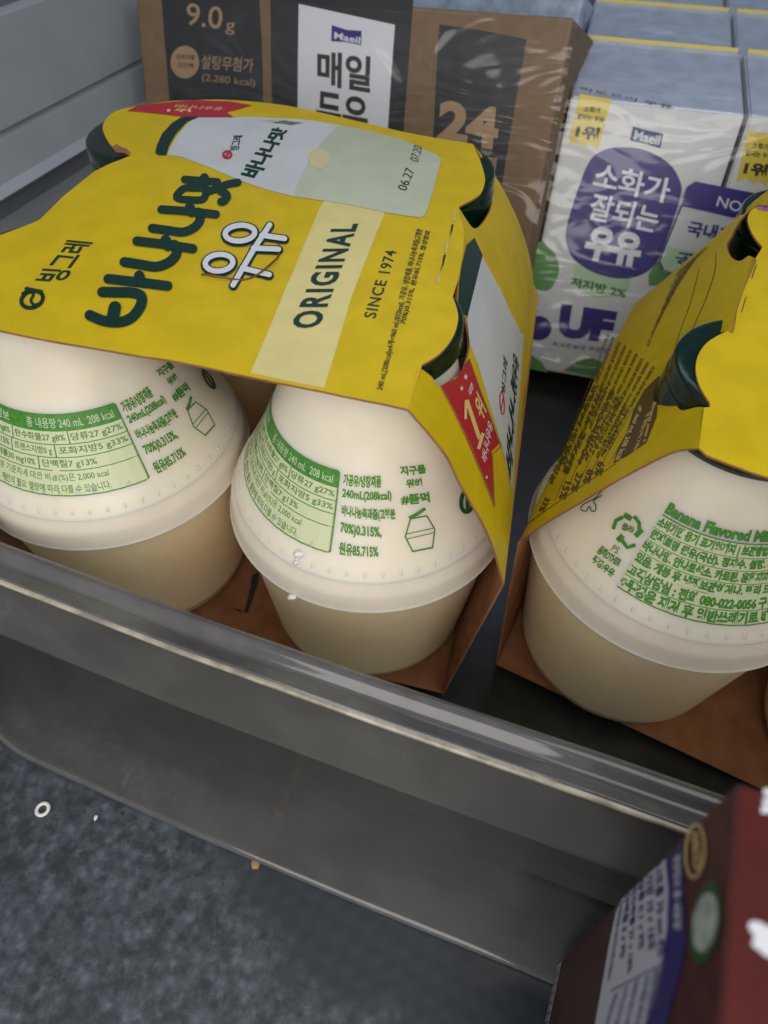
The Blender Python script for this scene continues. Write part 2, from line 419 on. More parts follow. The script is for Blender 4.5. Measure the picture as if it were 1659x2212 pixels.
# plan path of the lip's outer bead at z=5.9
lp = [atz(p, 5.9) for p in Z('', (-70, 1218), (388, 1394), (823, 1550), (1300, 1715))]
d0 = (lp[3]-lp[0]).normalized(); P0 = lp[0]; nout = V(d0.y, -d0.x, 0)
path = []
cR = 2.2; cc = P0 - nout*cR + d0*.3
for k in range(13):
    a = math.radians(92*(12-k)/12); path.append((cc + (nout*math.cos(a) - d0*math.sin(a))*cR))
_dl = (path[0]-path[1]).normalized()
path = [path[0] + V(-.10, .995, 0)*26, path[0]+V(-.10, .995, 0)*1.0] + path
for p in lp[1:]: path.append(p)
path.append(lp[-1]+d0*22)
bot_l = atz((35, 1644), FZ+.3); bot_r = atz((823, 1923), FZ+.3)
off_bot = (bot_l-P0).dot(nout); off_bot2 = (bot_r-P0).dot(nout)
OB = (off_bot+off_bot2)/2
def sweep(prof, path, name, mt):
    bm = bmesh.new(); rows = []
    for i, p in enumerate(path):
        a = path[max(i-1, 0)]; b = path[min(i+1, len(path)-1)]; d = V(b.x-a.x, b.y-a.y, 0).normalized(); n = V(d.y, -d.x, 0)
        rows.append([bm.verts.new(V(p.x, p.y, 0)+n*o_+V(0, 0, z)) for o_, z in prof])
    for r0, r1 in zip(rows, rows[1:]):
        for i in range(len(prof)-1): bm.faces.new((r0[i], r0[i+1], r1[i+1], r1[i]))
    bmesh.ops.recalc_face_normals(bm, faces=bm.faces[:])
    return part(name, bm, mt, t, True)
def rnd(pts, n=5): return catmull(pts, n)
lipprof = rnd([(-.86, 5.0), (-.85, 5.60), (-.80, 5.80), (-.68, 5.89), (-.54, 5.86), (-.42, 5.74), (-.30, 5.72), (-.12, 5.79), (-.02, 5.83), (.03, 5.80)])
sweep(lipprof, path, 'rolled_lip', 'binlip')
sweep(rnd([(.03, 5.80), (.10, 5.79), (.12, 5.72), (.07, 5.66), (.0, 5.655)], 3), path, 'lip_edge', 'lipedge')
zr = 3.9; orr = OB*.27
sweep([(0.0, 5.66), (orr-.02, zr+.05), (orr+.04, zr), (orr+.02, zr-.07), (orr-.06, zr-.12), (OB-.1, FZ+.5), (OB+.02, FZ+.26)], path, 'front_wall', 'bin')
sweep(rnd([(OB+.0, FZ+.27), (OB+.08, FZ+.24), (OB+.13, FZ+.15), (OB+.10, FZ+.05), (OB-.1, FZ+.01)], 3), path, 'foot_bead', 'binlip')
sweep([(-.86, 5.0), (-.8, 1.0), (-.4, FZ+.35)], path, 'inner_wall', 'bininner')
bm = bmesh.new(); ip = path[1:]
vs = [bm.verts.new(V(p.x, p.y, FZ+.34)) for p in ip]+[bm.verts.new((40, 34, FZ+.34)), bm.verts.new((-12, 34, FZ+.34))]
bm.faces.new(vs); part('bin_floor', bm, 'binin', t)

# ------------------------------------------------------------------ bottles
UPROF = [(3.52, 5.06), (3.62, 4.99), (3.685, 5.0), (3.70, 5.04), (3.665, 5.10), (3.63, 5.3), (3.60, 5.52), (3.55, 5.66), (3.50, 5.77), (3.46, 5.86)]
DOME = [(3.46, 5.86), (3.30, 6.15), (3.10, 6.5), (2.88, 6.9), (2.64, 7.4), (2.38, 8.0), (2.12, 8.6), (1.90, 9.2), (1.78, 9.7), (1.76, 10.15)]
LPROF = [(0, .10), (2.3, .10), (2.42, .0), (2.68, .02), (2.86, .12), (2.96, .34), (3.02, .8), (3.42, 4.4), (3.48, 5.02)]
CONEP = [(3.46, 5.86)]+DOME[1:]
def bottle(loc, label, printer, rotz=0, group='banana milk bottles in the open carriers'):
    t = thing('milk_bottle', loc, label, 'bottle', group, rotz)
    org = t['_loc']
    part('lower_body', lathe(catmull(LPROF, 4), loc), 'lower', t, True)
    dm = lathe(catmull(DOME, 4), loc)
    dots = []
    for k in range(52):
        a = 2*math.pi*k/52; b = bmesh.new(); bmesh.ops.create_icosphere(b, subdivisions=2, radius=1)
        for v in b.verts:
            x, y, z = v.co.x*.035, v.co.y*.020, v.co.z*.07
            rr = 3.342+y - (z)*.6; v.co = V(loc)+V(math.sin(a)*rr+math.cos(a)*x, -math.cos(a)*rr+math.sin(a)*x, 6.06+z)
        bmesh.ops.recalc_face_normals(b, faces=b.faces[:]); dots.append(b)
    part('upper_body', dm, 'upper', t, True); o_ = part('embossed_ticks', merge(*dots), 'tick', t, True)
    part('rim_skirt', lathe(catmull(UPROF, 3), loc), 'skirt', t, True)
    part('foil_cap', lathe(catmull([(1.74, 10.02), (1.80, 9.96), (1.85, 9.98), (1.87, 10.05), (1.84, 10.12), (1.85, 10.40), (1.80, 10.52), (1.65, 10.54)], 3)+[(1.5, 10.54), (0, 10.54)], loc), 'cap', t, True)
    if printer: printer(t)
    return t
def copy_tree(o, parent=None):
    c = o.copy(); C.objects.link(c)
    if parent: c.parent = parent
    for ch in [x for x in bpy.data.objects if x.parent == o]: copy_tree(ch, c)
    return c

B1 = V(-7.578, 13.04, 0); B2 = V(-.372, 11.602, 0); B5 = V(7.487, 10.577, -.3)
AX = (B2-B1).normalized(); AY = V(-AX.y, AX.x, 0)
def print_back(t):
    cn = Cone(t['_loc'], CONEP)
    tr = cn.hit(Z('d', (603, 625))[0]); br = cn.hit(Z('d', (565, 1080))[0])
    thR = (tr[0]+br[0])/2; z1, z0 = tr[1], br[1]; thL = thR-1.62
    h = z1-z0; H = lambda f: z1-h*f
    rect = lambda a0, a1, f0, f1: [(a0, H(f1)), (a1, H(f1)), (a1, H(f0)), (a0, H(f0))]
    band = poly(cn, [(thL, H(.21)), (thR, H(.21)), (thR, H(.03)), (thR-.02, H(0)), (thL, H(0))], 1, px=False)
    bits = [band]
    w = .012
    for f in (.37, .53, .69): bits.append(poly(cn, rect(thL, thR, f-.006, f+.006), 1, px=False))
    bits.append(poly(cn, rect(thL, thR-.03, .985, 1.0), 1, px=False))
    bits.append(poly(cn, rect(thR-w, thR, .21, .97), 1, px=False))
    bits.append(stroke(cn, [(thR-.006, H(.96)), (thR-.012, H(.985)), (thR-.035, H(.9925))], .016, 1, px=False))
    for a, f0, f1 in ((thR-.50, .21, .37), (thR-1.03, .21, .37), (thR-.64, .37, .53), (thR-1.05, .37, .53), (thR-.80, .53, .69)):
        bits.append(poly(cn, rect(a-.005, a+.005, f0, f1), 1, px=False))
    def tx(s, a0, a1, f0, f1, b=.012): return text(cn, s, (a0, H(f1)), (a1, H(f1)), (a0, H(f0)), px=False, bold=b, level=1)
    rows = [('당류27 g27%', -.48, -.03, .235, .345), ('탄수화물27 g8%', -1.0, -.53, .235, .345), ('나트륨110 mg6%', -1.5, -1.06, .235, .345),
            ('포화지방5 g33%', -.61, -.03, .395, .505), ('트랜스지방0 g', -1.02, -.67, .395, .505), ('지방8 g15%', -1.4, -1.08, .395, .505),
            ('단백질7 g13%', -.77, -.33, .555, .665), ('콜레스테롤30 mg10%', -1.4, -.83, .555, .665),
            ('1일 영양성분 기준치에 대한 비율(%)은 2,000 kcal', -1.45, -.27, .72, .83), ('기준이므로 개인의 필요 열량에 따라 다를 수 있습니다.', -1.42, -.28, .86, .96)]
    for s, a0, a1, f0, f1 in rows: bits.append(tx(s, thR+a0, thR+a1, f0, f1, .014 if f0 < .7 else .008))
    part('table_tint', poly(cn, rect(thL, thR-.02, .21, .985), .5, px=False), 'tint', t)
    part('nutrition_table', merge(*bits), 'green', t)
    part('table_heading', merge(text(cn, '총 내용량 240 mL  208 kcal', (thR-.86, H(.17)), (thR-.06, H(.17)), (thR-.86, H(.045)), px=False, bold=.01, level=2),
                                text(cn, '영양정보', (thR-1.4, H(.17)), (thR-1.05, H(.17)), (thR-1.4, H(.045)), px=False, bold=.02, level=2)), 'pale', t)
    L = []
    for s, bl, br_, tl in (('가공유/냉장제품', (622, 706), (832, 718), (628, 640)), ('240mL(208kcal)', (617, 782), (890, 795), (621, 722)),
                           ('바나나농축과즙(고형분', (613, 880), (912, 900), (617, 808)), ('70%)0.315%,', (607, 975), (835, 1003), (611, 905)), ('원유85.715%', (600, 1082), (818, 1100), (604, 1012))):
        q = Z('d', bl, br_, tl); L.append(text(cn, s, *q, level=1, bold=.04))
    part('product_text', merge(*L), 'green', t)
    L = []
    for s, bl, br_, tl in (('지구를', (936, 652), (1076, 640), (930, 600)), ('위해', (968, 722), (1056, 716), (964, 672)), ('#뜯먹', (940, 812), (1098, 798), (936, 752))):
        q = Z('d', bl, br_, tl); L.append(text(cn, s, *q, level=1, bold=.045))
    part('slogan_text', merge(*L), 'green', t)
    K = lambda pts, w_, **k: stroke(cn, Z('d', *pts), w_*.397, 1, **k)
    part('bottle_icon', merge(K([(990, 888), (1078, 872)], 8), K([(1078, 872), (1122, 945)], 8), K([(1122, 945), (1110, 1045)], 8), K([(1110, 1045), (1002, 1066)], 9),
                              K([(1002, 1066), (962, 985)], 8), K([(962, 985), (990, 888)], 8), K([(966, 972), (1118, 938)], 5), K([(972, 998), (1116, 964)], 5),
                              K([(982, 884), (1020, 866), (1070, 832)], 18, cap=False)), 'green', t)
    part('front_logo', merge(K(ell(1300, 790, 34, 62, .15), 22, closed=True, smooth=0), K([(1300, 740), (1300, 850)], 20)), 'dgreen', t)

b2 = bottle(B2, 'cream plastic milk bottle, front right of the left carrier, two white flecks on its shoulder', print_back)
b1 = copy_tree(b2); b1.location = B1*S; _c1 = Cone(B1, CONEP); _c2 = Cone(B2, CONEP)
b1.rotation_euler = (0, 0, _c1.hit(Z('c', (830, 900))[0])[0] - _c2.hit(Z('d', (578, 900))[0])[0])
b1['label'] = 'cream plastic milk bottle, front left of the left carrier, in the bin corner'; b1['_loc'] = list(B1)
def print_ingredients(t):
    cn = Cone(t['_loc'], CONEP); bits = []
    tl = cn.hit(Z('n', (1032, 782))[0]); bl = cn.hit(Z('h', (690, 1440))[0])
    a0t, z1 = tl; a0b, z0 = bl; h = z1-z0
    A = lambda f: a0t+(a0b-a0t)*f
    H = lambda f: z1-h*f
    def row(s, x0, x1, f0, f1, b=.02): return text(cn, s, (A(f1)+x0, H(f1)), (A(f1)+x1, H(f1)), (A(f0)+x0, H(f0)), (A(f0)+x1, H(f0)), px=False, bold=b, level=1)
    bits.append(row('Banana Flavored Milk', 0, .98, -.02, .105, .06))
    R = [('소비기한 용기 표기일까지 | 보관방법 냉장보관(0~10℃)', 1.42, .145, .275), ('원재료명 원유(국산), 정제수, 설탕, 바나나농축과즙,', 1.40, .29, .415),
         ('바나나향, 안나토색소, 카로틴, 혼합제제, 향료 우유 함유', 1.40, .43, .555), ('있음. 개봉 후 냉장보관하거나, 빨리 드세요. 반품 및', 1.38, .57, .695),
         ('고객상담실 : 전화 080-022-0056 구입처 및 본사', 1.38, .71, .84), ('※뚜껑은 제거 후 일반쓰레기로 배출', 1.12, .855, .99)]
    for s, x1, f0, f1 in R: bits.append(row(s, 0, x1, f0, f1, .06))
    for f, w in ((.130, .014), (.283, .008), (.423, .008), (.563, .008), (.703, .008), (.848, .010), (1.0, .014)):
        bits.append(poly(cn, [(A(f), H(f+w/2)), (A(f)+1.56, H(f+w/2)), (A(f)+1.56, H(f-w/2)), (A(f), H(f-w/2))], 1, px=False))
    part('text_tint', poly(cn, [(A(1), H(1)), (A(1)+1.5, H(1)), (A(.14)+1.5, H(.14)), (A(.14), H(.14))], .5, px=False), 'tint', t)
    part('ingredients_text', merge(*bits), 'green', t)
    K = lambda pts, w, **k: stroke(cn, Z('n', *pts), w*.339, 1, **k)
    T_ = lambda s, bl, br_, tl, b=.05: text(cn, s, *Z('n', bl, br_, tl), level=1, bold=b)
    part('recycling_mark', merge(K([(672, 945), (690, 890), (735, 868)], 24, smooth=0, cap=False), K([(742, 852), (790, 882)], 34, cap=False), K([(806, 862), (838, 905), (838, 950)], 24, smooth=0, cap=False),
         K([(858, 948), (812, 990)], 34, cap=False), K([(815, 1045), (762, 1062), (722, 1008)], 24, smooth=0, cap=False), K([(700, 1020), (735, 985)], 34, cap=False),
         T_('플라', (722, 945), (800, 980), (738, 900)), T_('PS', (655, 1080), (695, 1105), (680, 1042), .01),
         T_('몸체OTHER', (565, 1095), (705, 1190), (600, 1045)), T_('뚜껑:우유', (530, 1150), (665, 1255), (560, 1105))), 'green', t)
    part('flower_icon', merge(K([(608, 690), (560, 745), (480, 790), (468, 820), (500, 830), (520, 800), (535, 830), (560, 825), (560, 790), (548, 765), (600, 730)], 7)), 'dgreen', t)
b5 = bottle(B5, 'cream plastic milk bottle with green ingredients text, front left of the right carrier', print_ingredients)

AX2 = V(.907, -.42, 0).normalized(); AY2 = V(-AX2.y, AX2.x, 0)
def plain_copy(src, loc, rot, label):
    c = copy_tree(src); c.location = V(loc)*S; c.rotation_euler = (0, 0, rot); c['label'] = label; c['_loc'] = list(loc); return c
B3 = B2+AY*7.15+AX*(-.22); B4 = B1+AY*6.9+AX*(-.75)
plain_copy(b2, B3, 1.6, 'milk bottle with dark green cap, rear right of the left carrier')
plain_copy(b2, B4, -1.2, 'dark green capped milk bottle, rear left of the left carrier')
B6 = B5+AX2*7.40; B7 = B5+AY2*7.3+AX2*(.38)
plain_copy(b5, B6, .5, 'milk bottle cut off by the right photo edge, front right of the right carrier')
plain_copy(b5, B7, 1.2, 'milk bottle with dark green cap, rear left of the right carrier')

for ob_ in [o_ for o_ in bpy.data.objects if o_.name.startswith('milk_bottle') and o_ not in (b1, b2)]:
    q_ = V(ob_['_loc']); bm = lathe([(1.84, 9.35), (1.90, 9.40), (1.88, 9.7), (1.87, 10.05)], q_)
    sk = link_bm('foil_skirt', bm, 'cap', None, q_, True); sk.location = (0, 0, 0); sk.parent = ob_
# white flecks on the near bottle
cn2 = Cone(B2, CONEP)
def blob(name, p, r, label, cat, mt='ice', seed=0, sz=(1, 1, 1), sub=2):
    rd = random.Random(seed); b = bmesh.new(); bmesh.ops.create_icosphere(b, subdivisions=sub, radius=1)
    for v in b.verts: v.co = V(v.co.x*sz[0], v.co.y*sz[1], v.co.z*sz[2])*r*(1+rd.uniform(-.25, .25)) + V(p)
    o = link_bm(name, b, mt, None, p, True); props(o, label, cat); return o
a, z = cn2.hit(Z('d', (385, 1080))[0]); p = cn2.ev(a, z, .02)
blob('milk_fleck', p, .085, 'larger white fleck stuck on the shoulder of the front right bottle of the left carrier', 'fleck', seed=3, sz=(1.3, .8, 1.1))
a, z = cn2.hit(Z('d', (370, 1125))[0]); p = cn2.ev(a, z, .02)
blob('milk_fleck', p, .055, 'smallest white fleck, just under the larger one on the bottle shoulder', 'fleck', seed=5, sz=(1.2, .8, .9))
p = atz(Z('d', (372, 1285))[0], 5.02); dd = V(p.x-B2.x, p.y-B2.y, 0).normalized(); p = V(B2.x, B2.y, 5.04)+dd*3.76
blob('milk_fleck', p, .085, 'white fleck caught on the rim of the front right bottle of the left carrier', 'fleck', seed=9, sz=(1.4, .9, .9))

# ------------------------------------------------------------------ left carrier
TH = .05
t = thing('card_carrier', V(-4, 15.0, -.02), 'yellow card carrier wrapped over four banana milk bottles, whole lid in view', 'card carrier', 'yellow card carriers')
lid = Lid((B2.x, B2.y, 0), AX, AY, 10.62, -.02, .02, .20)
tab1 = Z('b', (975, 1725), (1100, 1650), (1180, 1550), (1212, 1450), (1205, 1380), (1180, 1310))
tab2 = Z('b', (1215, 775), (1300, 730), (1350, 690), (1372, 625), (1365, 570), (1340, 490))
front = Z('c', (0, 150), (500, 245), (850, 305), (1000, 325), (1250, 375)) + Z('d', (0, 90), (500, 190), (850, 262), (980, 292))
fold = [(990.5, 601), (999.6, 546.5), (1003, 500)]
far = [(1021.5, 311), (932, 296), (864, 283), (735, 253), (641, 232), (563, 221), (477, 215), (400, 217), (357, 219.6), (291, 230), (259, 237), (240, 246), (226, 262), (222, 280), (233, 304), (244, 317), (258, 322), (283, 336)]
leftedge = [(235, 354.5), (203.7, 370), (137.6, 423), (87, 473.5), (71, 481.5), (0, 508)]
loc_fl = [lid.hit(p) for p in front]
tab1 = catmull(tab1, 4); tab2 = catmull(tab2, 4); far = catmull(far, 3)
outline = [(-10.2, loc_fl[0][1]+.05)] + loc_fl + [lid.hit(p) for p in tab1[:]] + [lid.hit(p) for p in fold] + [lid.hit(p) for p in tab2] + [lid.hit(p) for p in far] + [lid.hit(p) for p in leftedge] + [(-11.2, lid.hit(leftedge[-1])[1]-.6)]
part('top_panel', sheet(lid, outline, TH, px=False), ['yellow', 'kraftin'], t, False)
ev = lid.ev
FA = lid.ev(*lid.hit((882.6, 883.9))); FC = lid.ev(*lid.hit((1021.5, 311)))
RB = V(B2.x, B2.y, 0)+AX*3.92+AY*(-2.2)+V(0, 0, 5.15)
side = Bulge(FA, FC-FA, RB-FA, 5.9, .34)
# keep the panel's plane along the fold
frontedge = Z('d', (1100, 430), (1200, 560), (1260, 690), (1380, 900), (1450, 1060), (1500, 1250))
rear_rim = V(B2.x, B2.y, 0)+AX*3.6+AY*10.6+V(0, 0, 5.1)
def w2s(pl, p): q = p-pl.p0; return (q.dot(pl.ex), q.dot(pl.ey))
hole1 = [(1004, 680), (1012, 712), (1015, 746.6), (1008, 780), (999.6, 801), (977.8, 820), (948.7, 834), (930.5, 812), (903, 792)]
hole2 = [(1047, 354), (1055, 382), (1064, 412), (1060, 452), (1038, 487), (1021.5, 492), (1005, 470), (990.5, 446.5)]
hole1 = catmull(hole1, 4); hole2 = catmull(hole2, 4); frontedge = catmull([(882.6, 883.9)]+frontedge, 4)[1:]
so = [side.hit((882.6, 883.9))] + [side.hit(p) for p in frontedge] + [w2s(side, rear_rim)] + [side.hit(p) for p in [(1021.5, 311)]+hole2+[(1003, 500), (999.6, 546.5), (990.5, 601), (987, 648)]+hole1]
part('side_panel', sheet(side, so, TH, px=False), ['yellow', 'kraftin'], t)
rimF = side.ev(*side.hit(frontedge[-1])); rimR = side.p0+side.ex*w2s(side, rear_rim)[0]+side.ey*w2s(side, rear_rim)[1]
L0 = V(B2.x, B2.y, 0)
bF = L0+AX*2.95+AY*(-2.75)+V(0, 0, -.03); bR = L0+AX*2.95+AY*10.6+V(0, 0, -.03)
def quad_sheet(pts, th, toward, mats=(1, 1)):
    """flat/warped four-sided card: thickness goes along `toward`"""
    bm = bmesh.new(); tw = V(toward).normalized()*th
    N = 12; g = []; g2 = []
    a, b, c, d = map(V, pts)
    for i in range(N+1):
        u = i/N; g.append([bm.verts.new((a.lerp(b, u)).lerp(d.lerp(c, u), v/4)) for v in range(5)]); g2.append([bm.verts.new((a.lerp(b, u)).lerp(d.lerp(c, u), v/4)+tw) for v in range(5)])
    for i in range(N):
        for j in range(4):
            f = bm.faces.new((g[i][j], g[i+1][j], g[i+1][j+1], g[i][j+1])); f.material_index = mats[0]
            f = bm.faces.new((g2[i][j], g2[i][j+1], g2[i+1][j+1], g2[i+1][j])); f.material_index = mats[1]
    for i in range(N):
        for j in (0, 4): f = bm.faces.new((g[i][j], g[i+1][j], g2[i+1][j], g2[i][j])); f.material_index = 1
    for j in range(4):
        for i in (0, N): f = bm.faces.new((g[i][j], g[i][j+1], g2[i][j+1], g2[i][j])); f.material_index = 1
    bmesh.ops.recalc_face_normals(bm, faces=bm.faces[:]); return bm
part('lower_side_panel', quad_sheet([rimF, rimR, bR, bF], TH, -AX, (0, 1)), ['yellow', 'kraftin'], t)
lF = L0+AX*(-10.35)+AY*(-2.6)+V(0, 0, -.03); lR = L0+AX*(-10.35)+AY*10.6+V(0, 0, -.03)
part('base_panel', quad_sheet([bF, bR, lR, lF], .04, V(0, 0, -1), (1, 0)), ['yellow', 'kraftin'], t)
lid_l0 = lid.ev(-10.2, loc_fl[0][1]); lid_l1 = lid.ev(-9.7, 8.8)
rl0 = L0+AX*(-11.25)+AY*(-2.0)+V(0, 0, 5); rl1 = L0+AX*(-11.25)+AY*10.5+V(0, 0, 5)
part('left_lower_panel', quad_sheet([rl0, rl1, lR, lF], TH, AX, (0, 1)), ['yellow', 'kraftin'], t)
fl0 = Plane(L0+V(0, 0, .0), AX, AY)
part('card_slot', merge(poly(fl0, Z('d', (128, 1195), (165, 1180), (160, 1240), (105, 1400), (85, 1400), (120, 1260)), 3)), 'slot', t)
part('card_slot', poly(fl0, Z('d', (20, 1375), (60, 1385), (85, 1400), (50, 1392)), 3), 'slot', t)
# torn tab
part('torn_edge', poly(lid, [(244, 316), (252, 312), (262, 318), (274, 322), (284, 333), (268, 331), (250, 330)], 2), 'kraftin', t)
# stripes and printed picture on the lid
part('pale_stripe', poly(lid, [(541, 806)] + [(700, 838.5), (760, 640), (832, 459)] + [(706, 425), (690, 450), (610, 640)], 1), 'cream', t)
# printed bottle
body = Z('e', (330, 782), (400, 790), (560, 850), (700, 910), (830, 955), (970, 990)) + Z('b', (430, 745), (560, 765), (780, 812), (900, 832), (985, 842)) + Z('b', (1015, 830), (1060, 700), (1108, 510), (1108, 490), (1085, 470)) + Z('e', (1500, 700), (1250, 640), (1000, 600), (750, 588), (480, 592), (440, 615), (385, 680), (345, 745))
pb = part('printed_bottle', poly(lid, body, 2), 'milkw', t)
lowb = Z('e', (965, 990), (985, 925), (1030, 835), (1075, 760), (1130, 690), (1190, 632), (1250, 640), (1500, 700)) + Z('b', (1085, 470), (1108, 490), (1108, 510), (1060, 700), (1015, 830), (985, 842), (900, 832), (780, 812), (560, 765), (430, 745))
lowb = [lowb[0]] + lowb[1:]
part('printed_lower_body', poly(lid, lowb, 3), 'milky', t)
part('printed_slice', poly(lid, ell(689, 344, 24, 22), 4), 'peach', t)
part('printed_cap', poly(lid, Z('e', (270, 772), (278, 735), (305, 675), (350, 625), (400, 592), (480, 588), (485, 594), (430, 615), (375, 675), (340, 735), (326, 782), (290, 784)), 3), 'ink', t)
part('date_stamp', merge(text(lid, '06.27', *Z('b', (905, 690), (955, 565), (850, 672)), level=5, bold=-.004), text(lid, '07:20', *Z('b', (975, 520), (1000, 430), (925, 500)), level=5, bold=-.008)), 'black', t)
part('small_logo_text', merge(text(lid, '빙그레', *Z('e', (690, 760), (712, 685), (640, 760)), level=4, bold=.02),
     text(lid, '바나나맛', *Z('e', (790, 905), (940, 655), (690, 880), (865, 640)), level=4, bold=.045),
     text(lid, 'Banana Flavored', *Z('e', (960, 632), (1020, 622), (800, 612)), level=4, bold=.02)), 'ink', t)
part('small_logo_mark', merge(stroke(lid, Z('e', *ell(632, 782, 20, 17)), 5, 4, closed=True, smooth=0), stroke(lid, Z('e', (620, 796), (632, 782), (645, 768)), 5, 4)), 'red', t)
rib = Z('e', (130, 560), (185, 533), (320, 518), (480, 506), (640, 512), (755, 531), (630, 566), (662, 592), (400, 588), (250, 570))
part('red_ribbon', poly(lid, rib, 3), 'red', t)
part('ribbon_writing', merge(text(lid, '1위', *Z('e', (330, 568), (450, 568), (330, 550)), level=4, bold=.03), text(lid, '바나나우유', *Z('e', (360, 545), (600, 560), (380, 528)), level=4, bold=.01)), 'gold', t)
# big wordmark, drawn as brush strokes
A_ = lambda pts, w, lv=3, **k: stroke(lid, Z('a', *pts), w*.364, lv, **k)
big = [A_([(535, 1424), (610, 1455), (700, 1466), (780, 1440), (835, 1370), (838, 1310), (780, 1290), (700, 1288), (610, 1286)], 64, 3), A_([(684, 1378), (672, 1440)], 74, 4), A_([(645, 1208), (820, 1228), (995, 1250)], 60, 3), A_([(828, 1190), (838, 1225)], 62, 4),
       A_([(740, 1108), (830, 1122), (930, 1136), (1010, 1105), (1050, 1055), (1035, 1005)], 60, 3), A_([(815, 985), (980, 1005), (1145, 1030)], 56, 4), A_([(985, 980), (1000, 1015)], 62, 5),
       A_([(905, 907), (1000, 920), (1085, 930), (1150, 905), (1188, 860), (1180, 810)], 54, 3), A_([(960, 797), (1120, 808), (1282, 826)], 50, 4), A_([(1128, 785), (1140, 815)], 58, 5),
       A_([(1098, 617), (1200, 625), (1290, 632)], 46, 3), A_([(1215, 607), (1222, 630)], 52, 4),
       A_([(1090, 672), (1048, 725), (1130, 738), (1205, 735), (1225, 690), (1225, 672), (1155, 668)], 44, 3, closed=True, smooth=4),
       A_([(1240, 690), (1300, 668), (1350, 648), (1412, 636)], 46, 4), A_([(1300, 680), (1348, 715), (1330, 748), (1315, 752)], 50, 5)]
part('brand_wordmark', merge(*big), 'ink', t)
U = lambda pts, w, lv, **k: stroke(lid, pts, w, lv, **k)
def uyu(w, lv, e=0):
    return [U([(504, 619), (528, 577), (552, 536), (583, 489)], w, lv, smooth=0), U([(524, 583), (582, 597)], w, lv+1), U([(548, 540), (602, 542)], w, lv+1), U([(566, 512), (615, 519)], w, lv+1),
            U(ell(474, 572, 30, 18, -.1), w, lv+2, closed=True, smooth=0), U(ell(519, 508, 32, 17, -.08), w, lv+2, closed=True, smooth=0)]
part('milk_word_outline', merge(*uyu(20.5, 2)), 'ink', t)
part('milk_word', merge(*uyu(11.5, 6)), 'white', t)
part('maker_name', merge(text(lid, '빙그레', *Z('a', (385, 1225), (555, 990), (195, 1215), (400, 975)), level=2, bold=.02)), 'ink', t)
part('maker_mark', merge(A_(ell(192, 1328, 66, 48, -.35, 40), 25, 2, closed=True, smooth=0), A_([(136, 1295), (170, 1280), (200, 1300), (185, 1335), (205, 1362), (245, 1350)], 17, 3), A_([(160, 1268), (205, 1278), (245, 1285)], 24, 4)), 'ink', t)
part('original_text', text(lid, 'ORIGINAL', *Z('b', (390, 1500), (622, 880), (212, 1500), (470, 880)), level=3, bold=.032, sp=1.2), 'ink', t)
part('since_text', text(lid, 'SINCE 1974', *Z('b', (722, 1442), (850, 1042), (650, 1432), (782, 1035)), level=2, bold=.012, sp=1.12), 'ink', t)
part('volume_text', merge(text(lid, '240 mL(208kcal)x4개=960 mL(832kcal), 가공유, 냉장제품, 바나나농축과즙(고형분', *Z('b', (772, 1870), (1010, 915), (722, 1862), (965, 905)), level=2, bold=.018),
                            text(lid, '70%)0.315%, 원유85.715%, 합성향료', *Z('b', (905, 1480), (1055, 925), (862, 1470), (1018, 915)), level=2, bold=.018)), 'black', t)
part('fold_perforation', merge(*[poly(lid, Z('b', *q), 2) for q in (((1172, 885), (1186, 880), (1178, 920), (1160, 962), (1168, 920)), ((1126, 1062), (1140, 1062), (1126, 1120), (1106, 1165), (1118, 1115)))]), 'black', t)
# worn pale fold
for q_ in (((1185, 815), (1200, 800), (1196, 860), (1180, 858)), ((1140, 975), (1156, 968), (1150, 1040), (1132, 1045)), ((1088, 1190), (1108, 1175), (1102, 1225), (1084, 1232))):
    part('fold_wear', poly(lid if q_[0][0] != 985 else lid, Z('b', *q_), 2, smooth=3), 'wear', t)
part('side_ribbon', poly(side, Z('m', (75, 1150), (210, 1085), (320, 915), (400, 1130), (590, 1645), (520, 1720), (535, 2180), (400, 1850), (200, 1400)), 1), 'red', t)
sm = lambda pts, w, lv=2, **k: stroke(side, Z('m', *pts), w*.248, lv, **k)
part('ribbon_outline', merge(sm([(80, 1165), (190, 1370), (340, 1680), (545, 2200)], 10, smooth=0), sm([(545, 2200), (525, 1750), (600, 1675), (400, 1130), (325, 915)], 10, smooth=0)), 'goldline', t)
part('ribbon_number', merge(sm([(300, 1272), (352, 1430), (412, 1612)], 34, cap=False), sm([(400, 1700), (440, 1560)], 30, 3, cap=False), sm([(291, 1275), (287, 1440)], 22, 3, cap=False), text(side, '위', *Z('m', (443, 1480), (474, 1372), (362, 1300), (388, 1190)), level=2, bold=.03)), 'gold', t)
T_ = lambda s, bl, br, tl, tr=None, b=.02: text(side, s, *Z('m', *([bl, br, tl]+([tr] if tr else []))), level=2, bold=b)
def star(cx, cy, r):
    return poly(side, Z('m', *[(cx+(r if k % 2 == 0 else r*.42)*math.sin(math.pi*k/5)*.75, cy-(r if k % 2 == 0 else r*.42)*math.cos(math.pi*k/5)*1.25) for k in range(10)]), 2)
part('ribbon_words', merge(T_('바나나우유', (470, 1835), (530, 1510), (425, 1760), (488, 1435)), T_('대한', (335, 1245), (362, 1155), (312, 1190), (340, 1110)), star(292, 1072, 26), star(257, 1172, 22),
                           poly(side, Z('m', *ell(474, 1945, 8, 13)), 2)), 'white', t)
bodyp = Z('m', (440, 30), (520, 170), (620, 360), (700, 545), (775, 690), (800, 700), (700, 2100), (640, 1800), (540, 1440), (470, 1200), (400, 960), (330, 790), (305, 560), (310, 380), (345, 200), (390, 70))
part('side_printed_bottle', poly(side, bodyp, 1), 'milkw', t)
